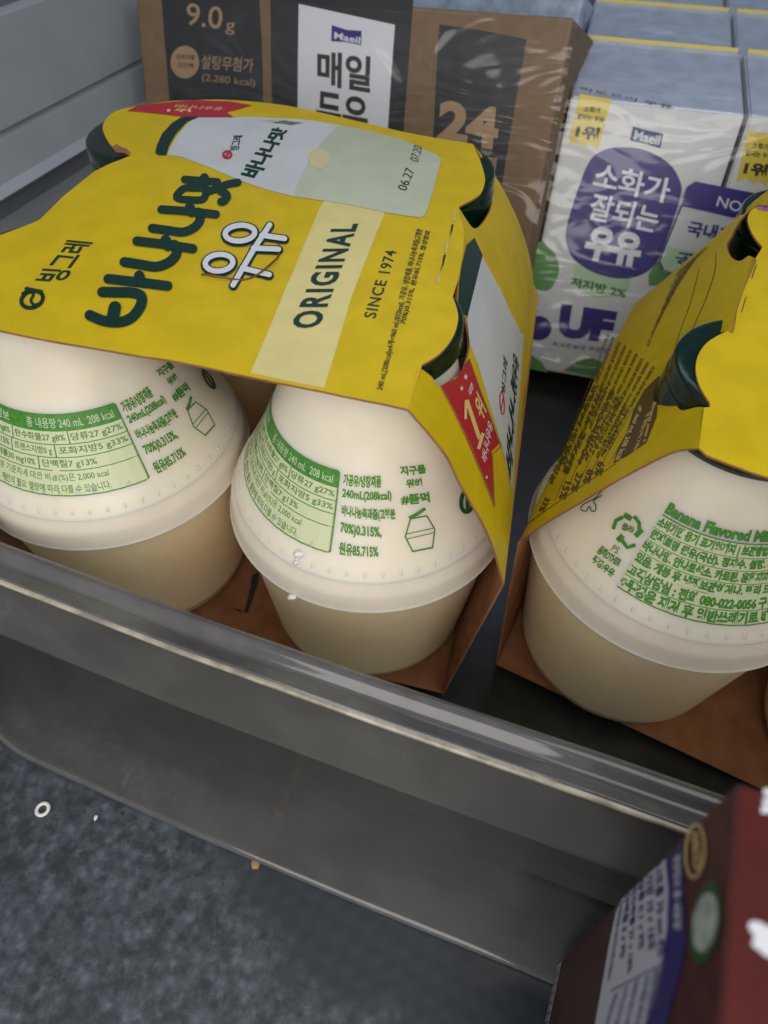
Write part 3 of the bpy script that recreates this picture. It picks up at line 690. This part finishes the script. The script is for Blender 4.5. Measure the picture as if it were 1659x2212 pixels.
part('side_printed_cap', poly(side, Z('m', (300, -80), (370, -140), (440, 10), (395, 60), (348, 190), (312, 370), (302, 570), (300, 540), (222, 480), (235, 250), (262, 80)), 2), 'ink', t)
part('side_brand_text', merge(T_('빙그레', (632, 1230), (660, 950), (600, 1200), (622, 880)), T_('바나나', (690, 2050), (735, 1200), (640, 1750), (690, 1050), .05), T_('맛우유', (735, 1250), (760, 950), (690, 1100), (705, 830), .05)), 'ink', t)
part('side_brand_mark', merge(sm(ell(610, 1300, 18, 100, -.06), 9, closed=True, smooth=0), sm([(600, 1370), (612, 1300), (622, 1240)], 8)), 'red', t)

# curly hair lying on the lid
hp = catmull([lid.hit(p) for p in Z('a', (1200, 1195), (1290, 1215), (1400, 1218), (1500, 1200), (1590, 1160), (1640, 1110), (1659, 1050), (1655, 1010))], 6)
bm = bmesh.new(); rr = .012; prev = None
pts3 = [lid.ev(x, y, .06+.05*math.sin(i*.3)) for i, (x, y) in enumerate(hp)]
for i, p in enumerate(pts3):
    d = (pts3[min(i+1, len(pts3)-1)]-pts3[max(i-1, 0)]).normalized(); u = d.cross(V(0, 0, 1)).normalized(); w = d.cross(u)
    rr = .022; ring = [bm.verts.new(p+(u*math.cos(k*math.pi/3)+w*math.sin(k*math.pi/3))*rr) for k in range(6)]
    if prev:
        for k in range(6): bm.faces.new((prev[k], prev[(k+1) % 6], ring[(k+1) % 6], ring[k]))
    prev = ring
o = link_bm('hair_strand', bm, 'hair', None, pts3[0], True); props(o, 'curved brown hair lying across the white milk word on the left lid', 'hair')

# ------------------------------------------------------------------ right carrier
t = thing('card_carrier', V(11, 14.0, -.32), 'yellow card carrier at the right edge, its wrinkled side printed with a nutrition table', 'card carrier', 'yellow card carriers')
lid2 = Lid((B5.x, B5.y, 0), AX2, AY2, 10.32, 0, .02, .15)
fr2 = [(1510, 968)] + Z('h', (1150, 770), (1250, 810), (1400, 865)) + [(1659, 1030)]
loc = [lid2.hit(p) for p in fr2]; xr = 9.2
right = [(xr, loc[-1][1]), (xr, 12.5)]
rt = [lid2.hit((1659, 411))]
holeT2 = Z('l', (1449, 300), (1310, 325), (1245, 390), (1230, 480), (1285, 620), (1390, 755))
f2 = Z('l', (1310, 880), (1225, 1080), (1150, 1300), (1095, 1470), (1060, 1640))
tabn = Z('l', (900, 1720), (780, 1800), (690, 1930), (662, 2080)) + Z('n', (1215, 10), (1250, 80), (1300, 148), (1345, 142), (1330, 160), (1250, 170))
holeT2 = catmull(holeT2, 4); f2 = catmull(f2, 3); tabn = catmull(tabn, 4)
ol = loc + right + [(rt[0][0]+.3, 12.5), rt[0]] + [lid2.hit(p) for p in holeT2+f2+tabn]
part('top_panel', sheet(lid2, ol, TH, px=False), ['yellow', 'kraftin'], t)
FA = lid2.ev(*lid2.hit((1510, 968))); FC = lid2.ev(*lid2.hit((1617, 582)))
RB = atz((1112, 1180), 5.1)
s2 = Bulge(FA, FC-FA, RB-FA, 5.9, .30)
fe = Z('h', (1000, 745), (900, 785), (700, 890), (500, 1010), (330, 1110), (200, 1200), (178, 1228))
sil = [(1117.5, 1175), (1131, 1155), (1165, 1077), (1212, 985), (1246, 911), (1283, 823), (1371.5, 656), (1431, 608), (1490.5, 556.6), (1550, 507), (1595.7, 467), (1629.4, 433.6), (1659, 411)]
capo2 = Z('l', (1449, 300), (1320, 310), (1180, 420), (1110, 520), (1050, 630), (1005, 710), (1003, 770), (1040, 855), (1110, 902), (1170, 895), (1240, 850), (1310, 880))
capo1 = Z('l', (1050, 1668), (900, 1690), (700, 1778), (530, 1895), (430, 2050), (380, 2212)) + Z('n', (1030, 20), (1040, 80), (1078, 160), (1115, 187), (1200, 168), (1250, 168))
capo1 = catmull(capo1, 4); capo2 = catmull(capo2, 4); fe = catmull([(1510, 968)]+fe, 4)[1:]
so = [s2.hit((1510, 968))] + [s2.hit(p) for p in fe+sil[1:]+capo2+f2[1:]+capo1]
part('side_panel', sheet(s2, so, TH, px=False), ['yellow', 'kraftin'], t)
rimF = s2.ev(*s2.hit(fe[-1])); rimR = s2.ev(*s2.hit((1385, 648)))
L2 = V(B5.x, B5.y, 0)
bF = L2+AX2*(-3.05)+AY2*(-2.6)+V(0, 0, -.33); bR = L2+AX2*(-3.05)+AY2*10.2+V(0, 0, -.33)
part('lower_side_panel', quad_sheet([rimF, rimR, bR, bF], TH, AX2, (0, 1)), ['yellow', 'kraftin'], t)
rF = L2+AX2*10.4+AY2*(-2.9)+V(0, 0, -.33); rR = L2+AX2*10.4+AY2*10.2+V(0, 0, -.33)
part('base_panel', quad_sheet([bF, bR, rR, rF], .04, V(0, 0, -1), (1, 0)), ['yellow', 'kraftin'], t)
part('purple_print', poly(lid2, Z('l', (1325, 330), (1380, 312), (1500, 300), (1500, 372), (1400, 362), (1340, 350)), 2), 'purple', t)
part('fold_perforation', merge(*[stroke(lid2, Z('l', *q), 1.6, 2) for q in (((1325, 955), (1300, 1010), (1272, 1100)), ((1208, 1308), (1185, 1380), (1158, 1465)))]), 'black', t)
# dark panel and table on the wrinkled side
part('dark_block', poly(s2, Z('n', (672, 530), (700, 440), (760, 330), (800, 190), (868, 60), (960, -30), (1010, -20), (965, 60), (950, 230), (885, 395), (760, 480)), 1), 'brownink', t)
T2 = lambda s, bl, br, tl, tr=None, b=.02, lv=2: text(s2, s, *Z('n', *([bl, br, tl]+([tr] if tr else []))), level=lv, bold=b)
part('dark_block_words', merge(T2('총 960 mL 208 kcal', (845, 150), (682, 510), (800+60, 175), (735, 498)), T2('당 함량(1개 기준)', (880, 215), (790, 470), (920, 190), (830, 430)), T2('Banana uses g', (925, 130), (855, 400), (950, 140), (885, 385))), 'gold', t)
rows = []
n2 = lambda pts, w, lv=1, **k: stroke(s2, Z('n', *pts), w*.339, lv, **k)
for a, b in (((640, 540), (840, 190)), ((575, 575), (800, 170)), ((515, 615), (760, 130)), ((455, 650), (720, 90)), ((375, 695), (660, 60)), ((300, 765), (600, 60))): rows.append(n2([a, b], 2.5))
rows.append(n2([(135, 905), (230, 835), (400, 720), (640, 560), (690, 530)], 4))
for s, bl, br, tl in (('6%', (575, 510), (548, 600), (625, 520)), ('8%', (510, 560), (475, 650), (552, 570)), ('27%', (440, 580), (398, 700), (480, 592)), ('15%', (365, 640), (322, 750), (408, 650)), ('33%', (240, 740), (195, 830), (275, 750))):
    rows.append(T2(s, bl, br, tl, None, .03, 1))
for i, (s, bl, br, tl) in enumerate((('나트륨 110 mg 탄수화물 27 g', (725, 150), (600, 440), (775, 165)), ('당류 27 g 지방 8 g', (690, 90), (520, 450), (735, 110)), ('트랜스지방 0 g', (640, 60), (430, 520), (690, 70)),
                                  ('포화지방 5 g 콜레스테롤', (590, 40), (340, 580), (640, 40)), ('단백질 7 g 1일 영양성분', (540, 30), (250, 640), (585, 30)))):
    rows.append(T2(s, bl, br, tl, None, .02, 1))
# columns of fine print up the panel
for k in range(7):
    a = (150+52*k, 1850-130*k); b = (520+48*k, 1000-40*k)
    rows.append(text(s2, random.choice(['1일 영양성분 기준치에 대한 비율(%)은 2,000 kcal 기준이므로', '개인의 필요 열량에 따라 다를 수 있습니다. 우유 함유', '고객상담실 080-022-0056 반품 및 교환 구입처']), *Z('l', b, a, (b[0]-34, b[1]-12)), level=1, bold=.006))
FP = ['1일 영양성분 기준치에 대한 비율(%)은 2,000 kcal 기준이므로 개인의 필요 열량에', '원재료명 원유(국산), 정제수, 설탕, 바나나농축과즙, 카로틴 우유 함유', '고객상담실 080-022-0056 반품 및 교환처 구입처 및 본사', '보관방법 냉장보관(0~10℃) 개봉 후 냉장보관하거나 빨리 드세요']
for k in range(9):
    f = k/8; a = (395+225*f, 860-75*f); b = (655+235*f, 150+170*f)
    if k in (3, 6): a = (a[0]+(b[0]-a[0])*.3, a[1]+(b[1]-a[1])*.3)
    rows.append(text(s2, FP[k % 4], *Z('h', b, a, (b[0]-19, b[1]-8)), level=1, bold=.03))
rows.append(stroke(s2, Z('l', (560, 1830), (640, 1620), (750, 1380), (850, 1100), (880, 950), (885, 820)), 1.6, 1))
rows.append(stroke(s2, Z('l', (330, 2160), (420, 1930), (500, 1650), (600, 1380), (700, 1000)), 1.2, 1))
part('nutrition_print', merge(*rows), 'brownink', t)

# ------------------------------------------------------------------ milk cartons
A0 = V(5.76, 23.87, 0); B0 = atz((1297, 824), 0)
ce = (B0-A0).normalized(); ce = (ce-UPC*ce.dot(UPC)).normalized()
cpl = Plane(A0, ce, UPC)
cdep = -cpl.n
def rh(p, back): pl = Plane(A0+cdep*back, ce, UPC); return pl.hit(p)
HR = rh((1325, 89), 4.7)
hdir = V(-ce.y, ce.x, 0).normalized()
def carton(s0, back, label, w=5.95, h=10.15, d=5.65):
    base = A0+ce*s0+hdir*back
    t = thing('milk_carton', base, label, 'carton', 'white milk cartons under clear wrap')
    hr = HR[1]-h
    pts = [(0, 0), (0, h), (4.5, h+hr-.12), (4.65, h+hr), (4.95, h+hr), (5.1, h+hr-.12), (d, h+hr*.3), (d, 0)]
    bm = bmesh.new(); l = [bm.verts.new(base+cdep*a+UPC*b) for a, b in pts]; r = [bm.verts.new(base+cdep*a+UPC*b+ce*w) for a, b in pts]
    bm.faces.new(l); bm.faces.new(list(reversed(r)))
    for i in range(len(pts)):
        j = (i+1) % len(pts); bm.faces.new((l[j], l[i], r[i], r[j]))
    bmesh.ops.recalc_face_normals(bm, faces=bm.faces[:])
    bmesh.ops.bevel(bm, geom=bm.edges[:], offset=.07, segments=2, affect='EDGES')
    for f in bm.faces:
        c0 = f.calc_center_median()-base
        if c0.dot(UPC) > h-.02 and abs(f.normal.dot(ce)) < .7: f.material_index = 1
    part('carton_body', bm, ['carton', 'roofcool'], t, False)
    part('ridge_strip', box(base+cdep*4.72+UPC*(h+hr+.002)+ce*.08, ce*(w-.16), cdep*.16, UPC*.13), 'ylabel', t)
    return t
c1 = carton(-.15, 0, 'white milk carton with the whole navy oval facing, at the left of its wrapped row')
G = lambda *p: Z('g', *p)
part('navy_oval', poly(cpl, G((840, 740), (900, 690), (985, 675), (1100, 690), (1205, 750), (1255, 830), (1258, 900), (1200, 1080), (1150, 1200), (1080, 1260), (980, 1278), (860, 1250), (770, 1190), (735, 1120), (735, 1040), (790, 860)), 2, smooth=4), 'navy', c1)
T3 = lambda s, bl, br, tl, tr=None, b=.02, lv=3: text(cpl, s, *G(*([bl, br, tl]+([tr] if tr else []))), level=lv, bold=b)
part('carton_words', merge(T3('소화가', (850, 862), (1195, 935), (880, 738), (1222, 822), .022), T3('잘되는', (825, 1005), (1140, 1072), (862, 880), (1175, 955), .022),
                           T3('우유', (800, 1185), (1065, 1230), (848, 1030), (1090, 1075), .06)), 'white', c1)
part('maker_flag', merge(poly(cpl, G((1040, 580), (1110, 600), (1180, 612), (1165, 680), (1100, 660), (1025, 645)), 2)), 'blue', c1)
part('maker_flag_word', T3('Maeil', (1042, 640), (1158, 668), (1050, 595), None, .02), 'carton', c1)
def yflag(t, dx, dy):
    Q = lambda *p: G(*[(x+dx, y+dy) for x, y in p])
    part('yellow_flag', poly(cpl, Q((795, 430), (942, 455), (880, 688), (850, 660), (818, 672), (785, 650), (742, 668)), 2), 'ylabel', t)
    TT = lambda s, bl, br, tl, b: text(cpl, s, *Q(bl, br, tl), level=3, bold=b)
    part('flag_words', merge(TT('소화가', (812, 512), (888, 522), (818, 484), .03), TT('잘되는 우유', (780, 546), (905, 562), (786, 520), .03), TT('1위', (770, 632), (875, 648), (785, 570), .05)), 'black', t)
yflag(c1, 0, 0)
for q_, sm_ in ((((605, 1115), (650, 1130), (690, 1180), (700, 1240), (680, 1300), (640, 1335), (555, 1300)), 3), (((1180, 1180), (1140, 1210), (1110, 1260), (1112, 1310), (1150, 1310), (1300, 1200)), 0),
               (((527, 1605), (560, 1620), (620, 1660), (650, 1710), (520, 1680)), 0), (((720, 1700), (780, 1660), (850, 1640), (900, 1660), (890, 1735)), 0)):
    part('green_leaf_print', poly(cpl, G(*q_), 1, smooth=sm_), 'lgreen', c1)
part('pale_green_banner', poly(cpl, G((770, 1200), (1035, 1260), (1015, 1350), (860, 1368), (765, 1300)), 1), 'pgreen', c1)
part('fat_text', merge(T3('저지방 2%', (748, 1312), (1005, 1370), (758, 1268), (1010, 1325), .03)), 'dgreen', c1)
part('process_text', merge(T3('UF', (690, 1545), (935, 1575), (712, 1392), (970, 1430), .07), T3('초고온살균 무균포장', (668, 1585), (960, 1625), (670, 1565), None, .01), poly(cpl, G(*ell(608, 1505, 58, 56)), 2)), 'navy', c1)
part('top_edge_text', T3('락토프리 우유', (795, 415), (1220, 500), (800, 398), None, .02), 'black', c1)
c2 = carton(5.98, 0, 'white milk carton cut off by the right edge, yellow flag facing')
yflag(c2, 772, 168)
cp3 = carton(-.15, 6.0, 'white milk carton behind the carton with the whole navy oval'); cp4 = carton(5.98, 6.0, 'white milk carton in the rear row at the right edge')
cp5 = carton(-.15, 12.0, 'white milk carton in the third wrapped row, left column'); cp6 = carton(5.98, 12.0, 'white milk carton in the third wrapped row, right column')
for c_ in (cp3, cp4):
    bl = V(c_['_loc']); p_ = Plane(bl, ce, UPC)
    part('yellow_edge_print', poly(p_, [(.1, 9.3), (5.85, 9.3), (5.85, 9.9), (.1, 9.9)], 2, px=False), 'ylabel', c_)
# the sticker bridging the two cartons
pl = Plane(A0+cpl.n*.14, ce, UPC)
t = thing('side_label', pl.w((1500, 480)), 'navy and pale green NO label lying over the seam between two milk cartons', 'label')
part('label_face', poly(pl, G((1330, 835), (1620, 893), (1900, 950), (1800, 1400), (1180, 1248), (1160, 1200), (1290, 860)), 1), 'milkw', t)
part('label_heading', poly(pl, G((1325, 832), (1620, 890), (1905, 945), (1870, 1060), (1500, 1000), (1262, 945), (1285, 858)), 2), 'navy', t)
part('label_rim', merge(stroke(pl, G((1262, 945), (1162, 1195), (1180, 1240), (1230, 1258), (1500, 1320)), 3.5, 2, smooth=0)), 'navy', t)
part('label_foot', poly(pl, G((1200, 1130), (1700, 1230), (1690, 1350), (1190, 1240), (1168, 1200)), 2), 'pgreen', t)
part('label_words', merge(text(pl, '국내최초', *G((1280, 1080), (1560, 1130), (1300, 1010)), level=3, bold=.04), text(pl, '공법', *G((1230, 1210), (1420, 1240), (1240, 1150)), level=3, bold=.03)), 'navy', t)
part('label_heading_word', text(pl, 'NO', *G((1420, 945), (1530, 975), (1434, 898)), level=3, bold=.01), 'white', t)
# clear wrap over cartons
def wrap(name, label, prof, p0, e1, ups, dep, w0, w1, n=40, amp=.05):
    bm = bmesh.new(); rows = []; rd = random.Random(4)
    for i in range(n+1):
        s_ = w0+(w1-w0)*i/n
        rows.append([bm.verts.new(p0+e1*s_+ups*(b+amp*math.sin(i*1.7+j*2.1)*rd.random())+dep*(a-amp*rd.random())) for j, (a, b) in enumerate(prof)])
    for r0, r1 in zip(rows, rows[1:]):
        for j in range(len(prof)-1): bm.faces.new((r0[j], r0[j+1], r1[j+1], r1[j]))
    o = link_bm(name, bm, 'film', None, p0, True); props(o, label, 'plastic wrap'); return o
hr = HR[1]
wrap('plastic_wrap', 'clear crinkled wrap stretched over the white milk cartons', catmull([(-.28, .1), (-.26, 3.5), (-.27, 7), (-.26, 10.2), (2.2, 10.35+(hr-10.1)*.55), (4.7, hr+.22), (5.8, hr+.02), (8.0, 12.4+(hr-10.1)*.6), (10.4, hr+2.1), (11.4, hr+2.2)], 3), A0, ce, UPC, cdep, -.35, 12.4)

# ------------------------------------------------------------------ kraft soy milk case
P1 = V(4.94, 23.0, 4.78); X1 = V(math.cos(math.radians(-20)), math.sin(math.radians(-20)), 0); X1 = (X1-UPC*X1.dot(UPC)).normalized()
kp = Plane(P1, X1, UPC)
if kp.ex.dot(X1) < 0: pass
t = thing('drink_case', P1-UPC*4.6, 'kraft brown and black multipack case marked 24, behind the left carrier', 'case')
kd = -kp.n
topR = kp.hit((1238, 47)); topL = kp.hit((1080, 0)); wl = -16.5
slope = (topL[1]-topR[1])/(topL[0]-topR[0])
bm = box(P1-UPC*4.7+X1*wl, X1*(-wl), kd*7.5, UPC*(topR[1]+4.7+.1), .12); part('case_body', bm, 'kraft', t)
E_ = lambda *p: Z('e', *p)
part('black_print_panel', merge(poly(kp, E_((297, -60), (790, -60), (808, 260), (815, 620), (350, 600), (322, 260)), 2), poly(kp, E_((848, -60), (1572, -60), (1545, 300), (1510, 760), (862, 700), (852, 300)), 2),
     poly(kp, G((152, 112), (350, 140), (552, 180), (500, 480), (430, 900), (100, 900), (125, 600), (140, 300)), 2)), 'kblack', t)
part('white_panel', poly(kp, E_((992, 20), (1475, 125), (1455, 400), (1432, 760), (985, 700), (988, 300)), 3), 'white', t)
part('flag_print', poly(kp, E_((1158, 126), (1232, 150), (1308, 155), (1306, 228), (1230, 212), (1155, 208)), 4), 'navy', t)
part('flag_word', text(kp, 'Maeil', *E_((1170, 195), (1300, 222), (1172, 160)), level=5, bold=.02), 'white', t)
part('case_name', merge(text(kp, '매일', *E_((1085, 425), (1350, 470), (1085, 250), (1358, 285)), level=4, bold=.03), text(kp, '두유', *E_((1075, 640), (1335, 690), (1085, 450), (1345, 495)), level=4, bold=.03)), 'black', t)
part('case_numbers', merge(text(kp, '24', *G((140, 640), (415, 690), (155, 455), (432, 495)), level=3, bold=.045), text(kp, '팩', *G((370, 770), (410, 780), (375, 715)), level=3, bold=.02)), 'tanprint', t)
KB = M['kraft']
part('case_small_print', merge(text(kp, '9.0', *E_((425, 125), (605, 150), (430, 12)), level=3, bold=.008), text(kp, 'g', *E_((622, 172), (668, 176), (626, 112)), level=3, bold=0),
     text(kp, '설탕무첨가', *E_((500, 345), (760, 365), (505, 275)), level=3, bold=.01), text(kp, '(2,280 kcal)', *E_((505, 415), (770, 445), (508, 370)), level=3), poly(kp, E_(*ell(420, 312, 72, 82)), 3)), 'tanprint', t)
part('badge_print', merge(text(kp, '오리지널', *E_((375, 298), (468, 302), (377, 270)), level=4, bold=.02), text(kp, '고단백', *E_((380, 340), (462, 345), (382, 312)), level=4, bold=.02)), 'kblack', t)
wrap('plastic_wrap', 'clear wrap with soft creases over the kraft soy case', catmull([(-.16, .2), (-.15, 3), (-.17, 6), (-.15, 9), (-.16, 12), (.6, topR[1]+4.95), (4, topR[1]+5.0), (7.7, topR[1]+4.9)], 3), P1-UPC*4.7, X1, UPC, kd, wl-.1, .15, amp=.04)
# pale blue packs behind
t = thing('wrapped_pack', P1+kd*8.2, 'pale blue wrapped pack glimpsed behind the kraft case', 'pack')
part('pack_body', box(P1+kd*8.6-UPC*4+X1*(-14), X1*13.2, kd*6, UPC*13.6, .3), 'bluefilm', t)

# ------------------------------------------------------------------ red carton in the foreground
rh_ = ray((1592, 1688)).normalized(); RP = O+rh_*7.65
E1 = V(.069, -.036, -.997).normalized(); E2 = V(-.368, -.93, .008); E2 = (E2-E1*E2.dot(E1)).normalized(); E3 = V(.927, -.366, .085); E3 = (E3-E1*E3.dot(E1)-E2*E3.dot(E2)).normalized()
rl = Plane(RP, E1, E2)
LE = rl.hit((1205, 2083))[0]
t = thing('chocolate_drink_box', RP+E1*LE, 'red and maroon drink box with white table, standing in the lower right corner', 'box')
DEP = 3.4
part('box_body', box(RP, E1*LE, E2*DEP, E3*4.5, .05), 'maroon', t)
tp = Plane(RP-E1*.004, E2, E3)
part('red_top_face', poly(tp, [(.03, .04), (DEP-.03, .04), (DEP-.03, 4.4), (.03, 4.4)], 1, px=False), 'brightred', t)
I = lambda *p: Z('i', *p)
part('chocolate_band', poly(rl, I((520, 1262), (800, 965), (745, 1200), (690, 1500), (655, 1720), (430, 1720), (470, 1500)), 1), 'choco', t)
part('navy_band', poly(rl, I((1070, 720), (1165, 615), (1175, 780), (1178, 940), (1192, 1180), (1150, 1400), (1120, 1500), (1060, 1720), (940, 1720), (1040, 1350), (1080, 1100)), 2), 'navy', t)
part('white_table', poly(rl, I((810, 950), (880, 885), (1070, 712), (1085, 900), (1082, 1100), (1055, 1350), (1000, 1560), (960, 1720), (650, 1720), (690, 1500), (740, 1210), (780, 1020)), 2), 'white', t)
T4 = lambda s, bl, br, tl, b=.01, lv=3: text(rl, s, *I(bl, br, tl), level=lv, bold=b)
part('table_words', merge(T4('나트륨 70 mg 4%', (1000, 770), (1015, 1290), (1055, 730), .02), T4('지방 10 g 16%', (945, 820), (960, 1250), (1000, 790), .02), T4('당류 0.1 g 9%', (905, 860), (905, 1250), (948, 830), .02),
     T4('탄수화물 27 g 18%', (870, 900), (840, 1390), (905, 865), .02), T4('단백질 5 g 9%', (830, 930), (798, 1300), (866, 905), .02), T4('1일 영양성분 기준치에 대한 비율(%)', (800, 970), (725, 1430), (828, 940)),
     stroke(rl, I((755, 1480), (1052, 1330)), 2.5, 3), T4('원재료명 혼합분유 설탕 정제수', (1000, 1370), (940, 1720), (1040, 1350)), T4('코코아분말 유화제 함유', (950, 1400), (880, 1720), (990, 1385)),
     T4('합성향료 반품 및 교환처', (890, 1430), (820, 1720), (925, 1410)), T4('소비기한 상단 표기일까지', (830, 1460), (760, 1720), (865, 1440)), T4('고객상담실 우유 함유', (770, 1500), (700, 1720), (805, 1480))), 'navy', t)
part('band_words', T4('영양정보 총 내용량', (1120, 700), (1120, 1130), (1160, 680), .03), 'white', t)
part('barcode', merge(*[poly(rl, [(LE-.62+.0, .05+.06*k), (LE-.06, .05+.06*k), (LE-.06, .05+.06*k+(.02 if k % 3 else .04)), (LE-.62, .05+.06*k+(.02 if k % 3 else .04))], 3, px=False) for k in range(1, 54)]), 'black', t)
part('barcode_ground', poly(rl, [(LE-.7, .05), (LE-.02, .05), (LE-.02, DEP-.05), (LE-.7, DEP-.05)], 2, px=False), 'white', t)
part('round_seal', merge(stroke(rl, I(*ell(1245, 670, 55, 155, .05)), 6, 3, closed=True, smooth=0), T4('HACCP', (1222, 560), (1238, 790), (1268, 560), .05)), 'gold', t)
part('pale_oval', poly(rl, I(*ell(1305, 1085, 72, 175, .14)), 3), 'silver', t)
part('dark_oval', poly(rl, I(*ell(1305, 1080, 84, 250, .14)), 2), 'dgreen', t)
wt = lambda p: tp.hit(I(p)[0])
part('white_letters', merge(text(tp, '초', wt((1615, 450)), wt((1800, 450)), wt((1615, 285)), px=False, bold=.08, level=3), poly(tp, I((1540, 1110), (1560, 1075), (1620, 1085), (1659, 1110), (1720, 1090), (1760, 1140), (1740, 1260), (1659, 1285), (1600, 1245), (1560, 1210), (1575, 1165)), 3, smooth=3)), 'white', t)

# ------------------------------------------------------------------ small things on the shelf
p = atz((92, 1748), FZ+.03)
bm = bmesh.new(); R0, r0 = .155, .052
for i in range(24):
    a = 2*math.pi*i/24
    for j in range(8):
        b = 2*math.pi*j/8; bm.verts.new(p+V((R0+r0*math.cos(b))*math.cos(a), (R0+r0*math.cos(b))*math.sin(a), r0*math.sin(b)*.6))
bm.verts.ensure_lookup_table()
for i in range(24):
    for j in range(8): bm.faces.new([bm.verts[x] for x in (i*8+j, ((i+1) % 24)*8+j, ((i+1) % 24)*8+(j+1) % 8, i*8+(j+1) % 8)])
bmesh.ops.recalc_face_normals(bm, faces=bm.faces[:])
props(link_bm('plastic_ring', bm, 'ring', None, p, True), 'tiny white ring lying on the dark shelf in front of the bin', 'ring')
blob('sesame_seed', atz((552, 1862), FZ+.06), .12, 'tan seed lying against the foot of the bin', 'seed', 'seed', 2, (1.1, 1.5, .5))
for (x, y), r_, lb in (((207, 1766), .05, 'pale crumb right of the white ring on the shelf'), ((334, 1764), .05, 'dark red crumb at the foot of the bin wall'), ((265, 1758), .03, 'smallest pale crumb between the white ring and the red crumb')):
    blob('crumb', atz((x, y), FZ+.03), r_, lb, 'crumb', 'maroon' if 'red' in lb else 'ring', int(x), (1, 1.6, .5))
for ob in bpy.data.objects:
    if '_loc' in ob.keys(): del ob['_loc']
